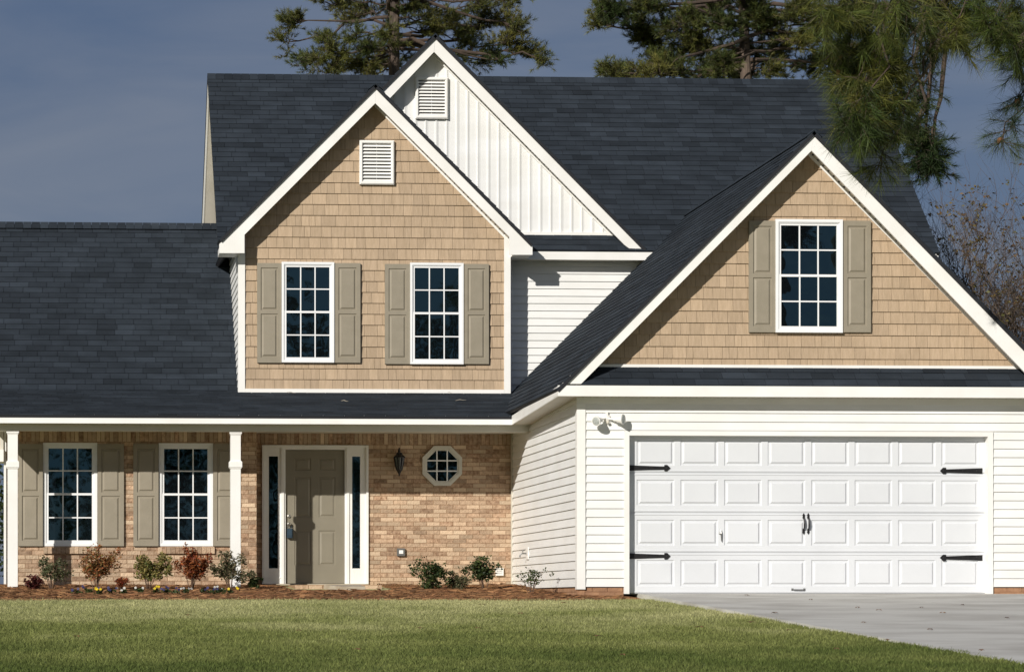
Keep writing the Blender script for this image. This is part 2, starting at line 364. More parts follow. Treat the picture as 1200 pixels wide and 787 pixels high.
# foundation strip
mb = MB()
for (a, b) in ((DO[1]+.075, GX1), (GX0, DO[0]-.075)):
    if a == GX0: hb(mb, 'foundation', 'found'); mb = MB()
    cells(mb, [(a, .0), (b, .0), (b, zbot), (a, zbot)], front(YG+.012), .067, lambda: .213, gap=(.01, .01), lift=(.005, .005), stag=lambda j: .106*(j % 2))
    mb.box(a, b, YG+.015, YG+.1, -.1, zbot)
hb(mb, 'foundation', 'found'); mb = MB()
cells(mb, [(-YD, .0), (-YG, .0), (-YG, zbot), (-YD, zbot)], (Vector((GX0+.012, 0, 0)), Vector((0,-1,0)), Vector((0,0,1)), Vector((-1,0,0))), .067, lambda: .213, gap=(.01, .01), lift=(.005, .005), stag=lambda j: .106*(j % 2))
mb.box(GX0+.015, GX0+.1, YG, YD, -.1, zbot)
hb(mb, 'foundation', 'found')
# --- garage gable (tan shingles)
def shake(mb, poly, Y, h, v0):
    cells(mb, poly, front(Y), h, lambda: random.choice((.10, .13, .15, .17, .19, .22))*random.uniform(.9, 1.1), lift=(.020, .002), gap=(.004, 0), v0=v0, ujit=.15, tintf=lambda u, j: min(1, max(0, random.gauss(.5, .25))))
    sheet(mb, poly, front(Y), -.003, m=1)
PITCHDROP = .10
zs = Z(900, 434, YG); mb = MB(); hw = GXC-GX0+.1
gp = [(GXC-(GA.z-zs)+.0, zs), (GXC+(GA.z-zs), zs), (GXC, GA.z-.03)]
shake(mb, gp, YG, 14.05*YG/F, zs)
hb(mb, 'gable_wall', ['shake', 'shadow_gap'], label='tan shingle gable over the garage')
# --- tan upstairs wall
mb = MB(); zt = Z(440, 457.5, YT); hh = (TX1-TX0)/2; tc_ = (TX0+TX1)/2
tzl = TA.z-(TA.x-TX0)-.03; tzr = TA.z-(TX1-TA.x)-.03
shake(mb, [(TX0, zt), (TX1, zt), (TX1, tzr), (TA.x, TA.z-.03), (TX0, tzl)], YT, 12.85*YT/F, zt)
hb(mb, 'gable_wall', ['shake', 'shadow_gap'], label='tan shingle wall of the upstairs gable over the porch')
# its side walls
mb = MB()
for xx, sg in ((TX0, -1), (TX1, 1)):
    fr = (Vector((xx, 0, 0)), Vector((0, -sg*-1, 0)), Vector((0,0,1)), Vector((sg,0,0)))
    zt2 = tzl-.02
    if sg < 0: fr = (Vector((xx, 0, 0)), Vector((0,-1,0)), Vector((0,0,1)), Vector((-1,0,0))); poly = [(-YU-2.6, zt-.3), (-YT, zt-.3), (-YT, zt2), (-YU-2.6, zt2)]
    else: poly = [(YT, zt-.3), (YU+.1, zt-.3), (YU+.1, zt2), (YT, zt2)]
    cells(mb, poly, fr, ch, lambda: 3.66, lift=(.020, .001), v0=zt-.3)
    sheet(mb, poly, fr, -.005); hb(mb, 'dormer_side_wall', 'white'); mb = MB()
# --- main upstairs wall : white lap siding, board and batten above
mb = MB()
cells(mb, [(MX0+.02, 2.6), (MX1, 2.6), (MX1, ZMB+.05), (MX0+.02, ZMB+.05)], front(YU-.004), 8.72*YU/F, lambda: 3.66, lift=(.020, .001), stag=lambda j: (j*1.31) % 3.6, v0=Z(690, 459.5, YU))
sheet(mb, [(MX0, 2.6), (MX1, 2.6), (MX1, ZMB+.1), (MX0, ZMB+.1)], front(YU), -.01)
hb(mb, 'upstairs_wall', 'white', label='white lap siding beside the upstairs gable')
mb = MB(); zw = Z(650, 275.5, YU)
wpoly = [(WA.x-(WA.z-zw), zw), (WA.x+(WA.z-zw), zw), (WA.x, WA.z-.03)]
sheet(mb, wpoly, front(YU-.01), 0)
bw = 12.35*YU/F; xb = X(486.5, YU)-20*bw
while xb < WA.x+4:
    # flat board, then a moulded batten rib
    for (a, b, lf) in ((xb-.012, xb+.012, .016), (xb+.020, xb+.034, .006)):
        c = clip(inrect((a, b, zw, WA.z)), ccw(wpoly))
        if len(c) >= 3: mb.prism([Vector((p[0], YU-.010, p[1])) for p in c], (0, -lf, 0))
    xb += bw
hb(mb, 'board_and_batten_wall', 'white', label='white vertical board and batten gable')
# gable end walls of the main block and rear walls
def gable_end(x, sg, y0, y1, zb, ze, yr, zr):
    mb = MB()
    if sg < 0: fr = (Vector((x, 0, 0)), Vector((0,-1,0)), Vector((0,0,1)), Vector((-1,0,0))); poly = [(-y1, zb), (-y0, zb), (-y0, ze), (-yr, zr), (-y1, ze)]
    else: fr = (Vector((x, 0, 0)), Vector((0,1,0)), Vector((0,0,1)), Vector((1,0,0))); poly = [(y0, zb), (y1, zb), (y1, ze), (yr, zr), (y0, ze)]
    cells(mb, poly, fr, ch, lambda: 3.66, lift=(.020, .001)); sheet(mb, poly, fr, -.005); return mb
YB = 2*YR-YU
hb(gable_end(MX0, -1, YU, YB, 2.6, ZME-.02, YR, ZR-.36), 'end_wall', 'white', label='white siding of the left end of the upper storey')
hb(gable_end(MX1, 1, YU, YB, .0, ZME-.02, YR, ZR-.36), 'end_wall', 'white', label='white siding of the right end of the upper storey')
mb = MB(); mb.box(MX0, MX1, YB-.02, YB, 0, ZME); hb(mb, 'rear_wall', 'white')
# --- brick walls
BX0 = X(6, YL); BXC = X(300.5, YL)
def huef(): return min(1, max(0, random.gauss(.45, .35)))
def bt(u, j): return min(1, max(0, random.gauss(.5, .28)))
def brickwall(mb, x0, x1, z0, z1, Y, holes=()):
    sol = z1-.205
    cells(mb, [(x0, z0), (x1, z0), (x1, sol), (x0, sol)], front(Y), .0685, lambda: .2135, gap=(.0095, .0095), lift=(.006, .006), holes=holes, v0=sol-60*.0685, stag=lambda j: .1065*(j % 2), tintf=bt, huef=huef, back=-.006)
    cells(mb, [(x0, sol), (x1, sol), (x1, z1), (x0, z1)], front(Y), .205, lambda: .0685, gap=(.0095, .0095), lift=(.006, .006), holes=holes, tintf=bt, huef=huef, back=-.006)
    sheet(mb, [(x0, z0), (x1, z0), (x1, z1), (x0, z1)], front(Y), 0, holes=holes, m=1)
    for (a, b, c, d) in holes:
        for (p, q, r, s_) in ((a-.01, a, c, d), (b, b+.01, c, d)): mb.box(p, q, Y+.001, Y+.12, r, s_, 1)
        mb.box(a, b, Y+.001, Y+.12, d, d+.01, 1)
ZBT = Z(150, 504, YC+.2)+.08
WIN = [(50.5, 114.0, 518.5, 639.5), (186.0, 249.5, 519, 639.5)]
holes = [(X(a, YL), X(b, YL), Z(a, d, YL), Z(a, c, YL)) for (a, b, c, d) in WIN]
mb = MB(); brickwall(mb, BX0, BXC, .05, ZBT, YL, holes)
lf = (Vector((BX0, 0, 0)), Vector((0,-1,0)), Vector((0,0,1)), Vector((-1,0,0)))
cells(mb, [(-YL-5, .05), (-YL, .05), (-YL, ZBT), (-YL-5, ZBT)], lf, .0685, lambda: .2135, gap=(.0095, .0095), lift=(.006, .006), stag=lambda j: .1065*(j % 2), tintf=bt, huef=huef)
mb.box(BX0+.001, BX0+.1, YL+.001, YL+5, .05, ZBT, 1); mb.box(BXC-.1, BXC-.006, YL+.001, YD, .05, ZBT, 1)
hb(mb, 'brick_wall', ['brick', 'mortar'], label='tan brick wall with the two downstairs windows')
DU = (X(307, YD), X(431.5, YD), Z(370, 684, YD), Z(370, 521.5, YD))   # door unit
OCX, OCZ = X(517.8, YD), Z(517.8, 545.6, YD); OR = 23.4*YD/F
mb = MB(); brickwall(mb, BXC-.1, GX0+.02, .05, ZBT, YD, [(DU[0]+.01, DU[1]-.01, .1, DU[3]-.01)])
hb(mb, 'brick_wall', ['brick', 'mortar'], label='tan brick wall around the front door')
# brick window sills
for (a, b) in ((51, 115.3), (185, 251)):
    mb = MB(); zt_ = Z(a, 640.3, YL); zb_ = Z(a, 648.2, YL); x = X(a, YL)
    while x < X(b, YL)-.03:
        t = random.random(); y0, y1 = YL-.045, YL+.01
        mb.prism([Vector((x, y0, zb_)), Vector((x, y1, zb_)), Vector((x, y1, zt_)), Vector((x, y0, zt_-.012))], (.062, 0, 0), 0, t*.8, huef()); x += .0695
    mb.box(X(a, YL)+.004, X(b, YL)-.012, YL-.038, YL+.01, zb_+.004, zt_-.014, 1)
    hb(mb, 'window_sill', ['brick', 'mortar'])

# ================================================================ HOUSE : roofs
def streak(u, j): return min(1, max(0, .5+.75*noise.noise(Vector((u*.55+j*7.3, j*.9, 1)))+random.gauss(0, .19)))
def roof_plane(mb, o, U, V, poly, h=.142, thick=.05):
    o, U, V = Vector(o), Vector(U).normalized(), Vector(V).normalized(); N = U.cross(V).normalized()
    if N.z < 0: N = -N
    cells(mb, poly, (o, U, V, N), h, lambda: random.choice((.30, .305, .33)), lift=(.013, .003), gap=(.006, 0), stag=lambda j: (.165*(j % 2)+.04*(j % 3)), tintf=streak, back=-.003)
    c = [o+U*p[0]+V*p[1] for p in ccw(poly)]
    mb.prism([q-N*.002 for q in c], -N*thick, 1)
S2 = math.sqrt(2); up_b = (0, 1, 1)                   # upward direction of slopes that face the street
mbr = MB(); RX0, RX1 = X(243, YR), X(1099.4, YMF+.05)
# main front slope
roof_plane(mbr, (0, YMF-.03, ZME-.005), (1,0,0), (0,1,1), [(RX0, 0), (RX1, 0), (RX1, (YR-YMF+.03)*S2), (RX0, (YR-YMF+.03)*S2)])
roof_plane(mbr, (0, 2*YR-YMF+.03, ZME-.005), (-1,0,0), (0,-1,1), [(-RX1, 0), (-RX0, 0), (-RX0, (YR-YMF+.03)*S2), (-RX1, (YR-YMF+.03)*S2)], h=.3)
x = RX0
while x < RX1:                                        # ridge caps
    mbr.prism([Vector((x, YR-.13, ZR-.085)), Vector((x, YR, ZR+.045)), Vector((x, YR+.13, ZR-.085)), Vector((x, YR, ZR+.01))], (.145, 0, 0), 0, random.random()); x += .15
main_roof = hb(mbr, 'roof', ['roof', 'roofdeck'], label='large dark shingle roof of the upper storey')
# porch and left wing slope
mbr = MB(); LX0 = X(-31, YPF); xr = GX0-.06
L1 = (YLR-YPF+.03)*S2; L2 = (YD-YPF+.03)*S2
LK = math.hypot(YK-YPF+.03, (YK-YPF+.03)*PP); e_ = .03*PP
roof_plane(mbr, (0, YPF-.03, ZPE-.005-e_), (1,0,0), (0,1,PP), [(LX0, 0), (X(599.5, YPF), 0), (X(599.5, YPF)+.75, LK), (LX0, LK)])
LU = (YLR-YK)*S2
roof_plane(mbr, (0, YK, ZK-.005), (1,0,0), (0,1,1), [(LX0, 0), (MX0+.25, 0), (MX0+.25, LU), (LX0, LU)])
roof_plane(mbr, (0, 2*YLR-YK, ZK-.005), (-1,0,0), (0,-1,1), [(-MX0-.25, 0), (-LX0, 0), (-LX0, LU), (-MX0-.25, LU)], h=.3)
x = LX0
while x < MX0+.2:
    mbr.prism([Vector((x, YLR-.13, ZLR-.085)), Vector((x, YLR, ZLR+.045)), Vector((x, YLR+.13, ZLR-.085)), Vector((x, YLR, ZLR+.01))], (.145, 0, 0), 0, random.random()); x += .15
hb(mbr, 'roof', ['roof', 'roofdeck'], label='dark shingle roof of the porch and left wing')
# gable roofs with ridges running back
def gable_roof(apex, Lx, Rx, y0, y1, label, cut=None):
    mb = MB(); a = Vector((apex.x, 0, apex.z+.036))
    n = (y1-y0)
    ll = (apex.x-Lx)*S2; rl = (Rx-apex.x)*S2
    roof_plane(mb, (Lx, y0, a.z-(apex.x-Lx)), (0,1,0), (1,0,1), [(0, 0), (cut or n, 0), (min(n, (cut or n)+(apex.x-Lx)), ll), (0, ll)], thick=.045)
    roof_plane(mb, (Rx, y0, a.z-(Rx-apex.x)), (0,-1,0), (-1,0,1), [(-n, 0), (0, 0), (0, rl), (-n, rl)], thick=.045)
    y = y0
    while y < y1-.1:
        mb.prism([Vector((a.x-.12, y, a.z-.085)), Vector((a.x, y, a.z+.026)), Vector((a.x+.12, y, a.z-.085)), Vector((a.x, y, a.z+.01))], (0, .145, 0), 0, random.random()); y += .15
    return hb(mb, 'roof', ['roof', 'roofdeck'], label=label)
GLX = X(653.6, YGF); GRX = 2*GA.x-GLX
gable_roof(GA, GLX-.02, GRX+.02, YGF-.03, 41.4, 'steep dark shingle roof over the garage')
gable_roof(TA, X(257, YTF)-.0, X(624, YTF)+.0, YTF-.03, 42.6, 'dark shingle roof of the tan upstairs gable', cut=.62)
gable_roof(WA, X(262, YMF), X(757, YMF), YMF-.03, YR, 'dark shingle roof of the white board and batten gable')
# pent roofs
mbr = MB()
roof_plane(mbr, (0, YGF-.02, ZGE+.004), (1,0,0), (0,1,1), [(X(681, YGF), 0), (GRX-.2, 0), (GRX-.4, .385), (X(693, YGF), .385)], h=.142)
hb(mbr, 'pent_roof', ['roof', 'roofdeck'], label='narrow strip of dark shingles above the garage door')
mbr = MB()
roof_plane(mbr, (0, YMF-.02, ZME+.004), (1,0,0), (0,1,1), [(X(600, YMF), 0), (X(742, YMF), 0), (X(733, YMF), .38), (X(600, YMF), .38)])
hb(mbr, 'pent_roof', ['roof', 'roofdeck'], label='narrow strip of dark shingles under the board and batten gable')

# ================================================================ HOUSE : trim
def pxpoly(mb, pts, Y, d, m=0): mb.prism([P(a, b, Y) for a, b in pts], (0, d, 0), m)
mb = MB(); pxpoly(mb, [(440,103),(257,286),(257,296.5),(286.5,296.5),(286.5,275),(439.8,121)], YTF, .03); hb(mb, 'rake_board', 'trim')
mb = MB(); pxpoly(mb, [(440.1,103),(624,288),(624,298.5),(597,298.5),(597,277.5),(439.9,121)], YTF, .03); hb(mb, 'rake_board', 'trim')
mb = MB(); pxpoly(mb, [(510,44.5),(265,290),(290,290),(508.6,61)], YMF, .03); hb(mb, 'rake_board', 'trim')
mb = MB(); pxpoly(mb, [(510.1,44.5),(753,289),(760,292.6),(767,293.7),(741,293.7),(732,287),(508.8,61)], YMF, .03); hb(mb, 'rake_board', 'trim')
mb = MB(); pxpoly(mb, [(953.5,158.5),(658.6,449.5),(681,449.5),(951,176.5)], YGF-.004, .034); hb(mb, 'rake_board', 'trim')
mb = MB(); pxpoly(mb, [(953.6,158.5),(1249,456),(1220,456),(951.1,176.5)], YGF-.004, .034); hb(mb, 'rake_board', 'trim')
# rake soffits with vented grooves
def rake_soffit(name, apex, sg, x_end, yf, yw, drop):
    mb = MB(); s = 0; L = abs(x_end-apex.x)*S2; st = .105; dirv = Vector((sg, 0, -1)).normalized(); o = Vector((apex.x, 0, apex.z-drop))
    while s < L:
        a = o+dirv*s; b = o+dirv*min(s+st-.034, L); c = o+dirv*min(s+st, L)
        for (p, q, dz, t) in ((a, b, 0, .5), (b, c, .010, 0)):
            mb.prism([Vector((p.x, yf, p.z+dz)), Vector((q.x, yf, q.z+dz)), Vector((q.x, yw, q.z+dz)), Vector((p.x, yw, p.z+dz))], (0, 0, .014), 0 if t else 1, t)
        s += st
    return hb(mb, name, ['soffit', 'socket'])
for ap, xl, xr_, yf, yw in ((GA, GLX+.25, GRX-.25, YGF+.03, YG), (TA, TX0+.02, TX1-.02, YTF+.03, YT), (WA, X(270, YMF), X(735, YMF), YMF+.03, YU)):
    rake_soffit('rake_soffit', ap, -1, xl, yf, yw, .185); rake_soffit('rake_soffit', ap, 1, xr_, yf, yw, .185)
# white trim where wall meets the soffit
def rake_trim(apex, xe, Y, drop, wd=.05):
    mb = MB(); sg = 1 if xe > apex.x else -1; n = abs(xe-apex.x)
    mb.prism([Vector((apex.x, Y, apex.z-drop)), Vector((xe, Y, apex.z-drop-n)), Vector((xe, Y, apex.z-drop-n-wd*1.4)), Vector((apex.x, Y, apex.z-drop-wd*1.4))], (0, -.03, 0)); hb(mb, 'wall_trim', 'trim')
for ap, xs_, Y in ((GA, (GLX+.4, GRX-.4), YG), (TA, (TX0, TX1), YT), (WA, (X(275, YMF), X(733, YMF)), YU-.012)):
    for xe in xs_: rake_trim(ap, xe, Y, .19, .035)
# fascias and soffits
mb = MB(); mb.box(GLX, GRX, YGF-.02, YGF+.01, ZGB, ZGE); hb(mb, 'fascia', 'trim', label='white fascia board above the garage door')
mb = MB(); mb.box(GLX+.02, GRX, YGF+.01, YG, ZGB+.012, ZGB+.03); x = GLX
while x < GRX: mb.box(x, x+.012, YGF+.02, YG-.01, ZGB+.006, ZGB+.013); x += .1
hb(mb, 'soffit', 'soffit')
PX1 = X(599.5, YPF)
mb = MB(); mb.box(LX0, PX1, YPF-.02, YPF+.01, ZPB, ZPE); hb(mb, 'fascia', 'trim', label='long white fascia board over the porch')
mb = MB(); mb.box(LX0+.02, GX0, YPF+.01, YC-.10, ZPB+.012, ZPB+.03); x = LX0
while x < GX0: mb.box(x, x+.012, YPF+.01, YC-.11, ZPB+.005, ZPB+.013); x += .1
hb(mb, 'soffit', 'soffit')
mb = MB()   # side eave of the garage, running back to the porch
a0, a1 = Vector((GLX, YGF, ZGE-.012)), Vector((PX1, YPF, ZPE)); b0, b1 = Vector((GLX, YGF, ZGB)), Vector((PX1, YPF, ZPB))
mb.prism([a0, a1, b1, b0], (.02, 0, 0)); hb(mb, 'fascia', 'trim', label='white fascia along the side eave of the garage')
mb = MB()
mb.prism([b0+Vector((.02,0,.012)), b1+Vector((.02,0,.012)), Vector((GX0+.01, YPF, ZPB+.012)), Vector((GX0+.01, YGF, ZGB+.012))], (0, 0, .015)); hb(mb, 'soffit', 'soffit')
mb = MB()   # fill between porch corner and garage wall
mb.box(PX1-.0, GX0, YPF+.02, YPF+.04, ZPB, ZPE-.02); hb(mb, 'eave_return', 'soffit')
mb = MB(); mb.box(X(600, YMF), RX1-.05, YMF-.012, YMF+.015, ZMB, ZME); hb(mb, 'fascia', 'trim', label='white fascia under the roof of the upper storey')
mb = MB(); mb.box(MX0+.05, RX1-.05, YMF+.015, YU, ZMB+.012, ZMB+.03); x = X(600, YMF)
while x < X(790, YMF): mb.box(x, x+.012, YMF+.02, YU-.02, ZMB+.005, ZMB+.013); x += .1
hb(mb, 'soffit', 'soffit')
# tan gable eave boxes running back on both sides
for (xa, xb_) in ((X(257.3, YTF), TX0), (TX1, X(623.7, YTF))):
    mb = MB(); zb_ = Z(440, 297.3, YTF); mb.box(xa, xb_, YTF+.03, YMF+.06 if xa < 3 else YU-.03, zb_, zb_+.10); hb(mb, 'eave_box', 'trim')
# main left rake boards (front and back slopes)
for x_ in (RX0+.01, RX1-.04):
    mb = MB()
    for s_ in (-1, 1):
        e = YR+s_*(YR-YMF); mb.prism([Vector((x_, YR, ZR-.05)), Vector((x_, e, ZME-.05)), Vector((x_, e, ZME-.15)), Vector((x_, YR, ZR-.2))], (.025, 0, 0))
    hb(mb, 'rake_board', 'trim')
mb = MB()
for s_ in (-1, 1):
    e = YR+s_*(YR-YMF); mb.prism([Vector((RX0+.035, YR, ZR-.19)), Vector((RX0+.035, e, ZME-.14)), Vector((MX0, e, ZME-.14)), Vector((MX0, YR, ZR-.19))], (0, 0, .012))
hb(mb, 'rake_soffit', 'soffit')
mb = MB()
e0, e1 = YPF, 2*YLR-YPF
mb.prism([Vector((LX0, YLR, ZLR-.06)), Vector((LX0, YK, ZK-.06)), Vector((LX0, YPF, ZPE-.06)), Vector((LX0, YPF, ZPE-.18)), Vector((LX0, YK, ZK-.2)), Vector((LX0, YLR, ZLR-.22)), Vector((LX0, 2*YLR-YK, ZK-.2)), Vector((LX0, 2*YLR-YK, ZK-.06))], (.025, 0, 0))
hb(mb, 'rake_board', 'trim')
hb(gable_end(BX0+.01, -1, YK, 2*YLR-YK, ZBT-.1, ZK-.12, YLR, ZLR-.2), 'end_wall', 'white', label='white siding of the left wing')
# corner boards and band trims
mb = MB(); mb.box(X(279.8, YT), X(287, YT), YT-.032, YT+.0, zt-.06, tzl-.02); mb.box(X(279.8, YT)-.012, X(279.8, YT), YT-.032, YT+.07, zt-.06, tzl-.02); hb(mb, 'corner_board', 'trim')
mb = MB(); mb.box(X(590.5, YT), X(598, YT), YT-.032, YT, zt-.06, tzr-.02); hb(mb, 'corner_board', 'trim')
mb = MB(); mb.box(X(287.1, YT), X(590.4, YT), YT-.035, YT, Z(440, 460.5, YT)-.02, Z(440, 456, YT)); hb(mb, 'base_trim', 'trim')
mb = MB(); mb.box(GXC-(GA.z-zs)+.15, GXC+(GA.z-zs)-.15, YG-.04, YG, zs+.01, zs+.075); hb(mb, 'base_trim', 'trim')
mb = MB(); mb.box(X(598, YU), X(722, YU), YU-.04, YU-.01, zw-.012, zw+.045); hb(mb, 'base_trim', 'trim')
mb = MB(); zc = ZGB+.012-.13
mb.box(GX0-.018, X(685.6, YG), YG-.03, YG, Z(680, 690, YG), Z(680, 473, YG)); mb.box(GX0-.018, GX0-.001, YG, YG+.09, Z(680, 690, YG), Z(680, 473, YG)); hb(mb, 'corner_board', 'trim', label='white corner board of the garage')
mb = MB(); mb.box(GX0-.02, GX1, YG-.022, YG, Z(680, 473, YG)+.002, ZGB+.02); hb(mb, 'frieze', 'trim')
mb = MB(); mb.box(GX0-.03, GX0-.012, YD-.09, YD-.012, zbot, ZGB); hb(mb, 'corner_board', 'soffit')
# garage door casing
mb = MB(); cw = 6.2*YG/F
dz0 = drive_z(34)+.004
mb.box(DO[0]-cw, DO[0], YG-.03, YG+.12, dz0, DO[3]); mb.box(DO[1], DO[1]+cw, YG-.03, YG+.12, dz0, DO[3]); mb.box(DO[0]-cw, DO[1]+cw, YG-.03, YG+.12, DO[3], DO[3]+cw*.9)
hb(mb, 'garage_door_casing', 'trim')
# porch beam, ceiling
mb = MB(); zb0 = Z(150, 504.5, YC-.1); mb.box(LX0+.25, GX0, YC-.10, YC+.10, zb0, ZPB+.02)
mb.box(LX0+.25, GX0, YC-.115, YC-.10, ZPB-.025, ZPB+.012); hb(mb, 'porch_beam', 'beam')
mb = MB(); mb.box(LX0+.3, GX0, YC+.10, YD-.006, ZBT-.03, ZBT-.015); hb(mb, 'porch_ceiling', 'beam')
# columns
def column(px):
    xc = X(px, YC); wdt = 5.9*YC/F; zg = slope_ground(YC)-.05; mb = MB()
    mb.box(xc-wdt, xc+wdt, YC-wdt, YC+wdt, zg, zb0)
    def ring(za, zb, ex): mb.box(xc-wdt-ex, xc+wdt+ex, YC-wdt-ex, YC+wdt+ex, za, zb)
    zc_ = Z(px, 547.5, YC); zd = Z(px, 541, YC); ring(zc_, zd, .022); ring(zc_-.018, zc_, .012); ring(zd, zd+.014, .012)
    ring(zb0-.035, zb0-.001, .018); ring(zb0-.055, zb0-.035, .008)
    o = hb(mb, 'porch_column', 'trim'); bv = o.modifiers.new('b', 'BEVEL'); bv.width = .006; bv.segments = 2
column(15); column(275.8)
mb = MB(); mb.box(BX0-.02, BX0+.018, YL-.03, YL+.06, .1, ZBT-.0); hb(mb, 'corner_board', 'trim')

# ================================================================ windows, shutters, doors
def grille(mb, x0, x1, z0, z1, y, nx, nz_, w_, d=.012):
    for i in range(1, nx): c = x0+(x1-x0)*i/nx; mb.box(c-w_/2, c+w_/2, y-d, y, z0, z1)
    for i in range(1, nz_):
        c = z0+(z1-z0)*i/nz_
        for k in range(nx):
            a = x0+(x1-x0)*k/nx+(w_/2 if k else 0); b = x0+(x1-x0)*(k+1)/nx-(w_/2 if k < nx-1 else 0); mb.box(a, b, y-d, y, c-w_/2, c+w_/2)
def ringbox(mb, x0, x1, z0, z1, t, ya, yb, tb=None, tt=None):
    tb = tb or t; tt = tt or t
    mb.box(x0, x0+t, ya, yb, z0, z1); mb.box(x1-t, x1, ya, yb, z0, z1); mb.box(x0+t, x1-t, ya, yb, z0, z0+tb); mb.box(x0+t, x1-t, ya, yb, z1-tt, z1)
def window(px0, px1, py0, py1, Y, label, face=.03, casing=.036, tilt=(.0, .0)):
    x0, x1 = X(px0, Y), X(px1, Y); z1, z0 = Z(px0, py0, Y), Z(px0, py1, Y); yf = Y-face; mb = MB()
    ringbox(mb, x0, x1, z0, z1, casing, yf, yf+.055); ringbox(mb, x0+casing, x1-casing, z0+casing, z1-casing, .014, yf+.012, yf+.05)
    win = hb(mb, 'window', 'jtrim', label=label)
    a0, a1, c0, c1 = x0+casing+.014, x1-casing-.014, z0+casing+.014, z1-casing-.014; zm = (c0+c1)/2
    for (p, q, yy) in ((zm-.012, c1, yf+.024), (c0, zm+.022, yf+.012)):
        s = MB(); st = .026; ringbox(s, a0, a1, p, q, st, yy, yy+.022, tb=.034, tt=.030 if q > zm+.1 else .034)
        grille(s, a0+st, a1-st, p+.034, q-.03, yy+.0145, 3, 2, .019, .010); s.build('sash', M['jtrim'], win)
        g = MB(); tl = tilt[0 if q > zm+.1 else 1]; sk = random.uniform(-.002, .002); A, B, yb_ = a0+st-.004, a1-st+.004, yy+.0158
        qd = [Vector((A, yb_+max(0, -tl)+.004+sk, p+.03)), Vector((B, yb_+max(0, -tl)+.004-sk, p+.03)), Vector((B, yb_+max(0, tl)+.004-sk, q-.026)), Vector((A, yb_+max(0, tl)+.004+sk, q-.026))]
        g.prism(qd, (0, .003, 0)); g.build('pane', M['pane'], win)
    return win
def nested(mb, x0, x1, z0, z1, y, prof):          # moulded panel, prof = (inset, towards the street)
    def rc(i, d): return [Vector((x0+i, y-d, z0+i)), Vector((x1-i, y-d, z0+i)), Vector((x1-i, y-d, z1-i)), Vector((x0+i, y-d, z1-i))]
    for (a, b) in zip(prof[:-1], prof[1:]):
        A, B = rc(*a), rc(*b)
        for k in range(4): mb.face([A[k], A[(k+1)%4], B[(k+1)%4], B[k]])
    mb.face(rc(*prof[-1]))
def board(mb, x0, x1, z0, z1, y, th, holes, prof):
    rects = [(x0, x1, z0, z1)]
    for h in holes: rects = rect_sub(rects, h)
    for (a, b, c, d) in rects: mb.face([(a, y, c), (b, y, c), (b, y, d), (a, y, d)])
    for h in holes: nested(mb, *h, y, prof)
    e = [(x0, z0), (x1, z0), (x1, z1), (x0, z1)]
    for k in range(4):
        a, b = e[k], e[(k+1)%4]; mb.face([(a[0], y+th, a[1]), (b[0], y+th, b[1]), (b[0], y, b[1]), (a[0], y, a[1])])
def shutter(px0, px1, py0, py1, Y, split=.505):
    x0, x1 = X(px0, Y), X(px1, Y); z1, z0 = Z(px0, py0, Y), Z(px0, py1, Y); mb = MB(); H = z1-z0; W = x1-x0; s = W*.15
    zm = z0+H*split
    board(mb, x0, x1, z0, z1, Y-.045, .045, [(x0+s, x1-s, z0+.085, zm-.022), (x0+s, x1-s, zm+.034, z1-.075)], [(0, 0), (.006, -.014), (.022, -.014), (.045, .002)])
    return hb(mb, 'shutter', 'taupe')
window(330, 391.5, 307, 424.5, YT-.046, 'upstairs window on the left of the tan gable, its lower panes reflecting blue sky', tilt=(.0, .009))
window(480.5, 543, 308, 426.5, YT-.046, 'upstairs window on the right of the tan gable, with dark panes', tilt=(-.005, -.008))
for (a, b) in ((301.2, 329.6), (391.9, 422)): shutter(a, b, 308.5, 425, YT-.012)
for (a, b) in ((450.8, 480.1), (543.4, 572.4)): shutter(a, b, 309.5, 426.5, YT-.012)
window(908.5, 987, 257, 389.5, YG-.046, 'window in the tan gable over the garage', casing=.04)
for (a, b) in ((877, 908.1), (987.4, 1019.5)): shutter(a, b, 259, 389.5, YG-.012)
for i, (a, b, c, d) in enumerate(WIN): window(a, b, c, d, YL+.01, ('downstairs window at the left end of the porch', 'downstairs window left of the front door')[i], face=.022, casing=.045, tilt=((.004, -.004), (.0, -.006))[i])
for (a, b) in ((21.5, 50.2), (114.3, 145.2), (156.2, 185.6), (249.8, 280)): shutter(a, b, 520, 639.5, YL-.003)
# octagon window
def octpts(r, y): return [Vector((OCX+r/math.cos(math.pi/8)*math.cos(math.pi/8+k*math.pi/4), y, OCZ+r/math.cos(math.pi/8)*math.sin(math.pi/8+k*math.pi/4))) for k in range(8)]
mb = MB()
def octring(mb, r0, r1, y0, y1):
    A, B, A2, B2 = octpts(r0, y0), octpts(r1, y0), octpts(r0, y1), octpts(r1, y1)
    for k in range(8):
        j = (k+1) % 8; mb.face([A[k], A[j], B[j], B[k]][::-1]); mb.face([A[k], A[j], A2[j], A2[k]]); mb.face([B[k], B[j], B2[j], B2[k]][::-1])
octring(mb, OR, OR*.84, YD-.05, YD); octring(mb, OR*.84, OR*.76, YD-.038, YD)
ow = hb(mb, 'octagonal_window', 'beam'); g = MB(); g.face(octpts(OR*.80, YD-.014)[::-1]); g.build('pane', M['pane'], ow)
g = MB(); r = OR*.78
oc = [(p.x, p.z) for p in octpts(r, 0)]
for s_ in (-1, 1):
    for rc in ((OCX+s_*r/3-.010, OCX+s_*r/3+.010, OCZ-r, OCZ+r), (OCX-r, OCX+r, OCZ+s_*r/3-.010, OCZ+s_*r/3+.010)):
        c = clip(inrect(rc), ccw(oc)); dd = .0225 if rc[1]-rc[0] < .1 else .0205
        g.prism([Vector((p[0], YD-.0145, p[1])) for p in c], (0, -dd+.008, 0))
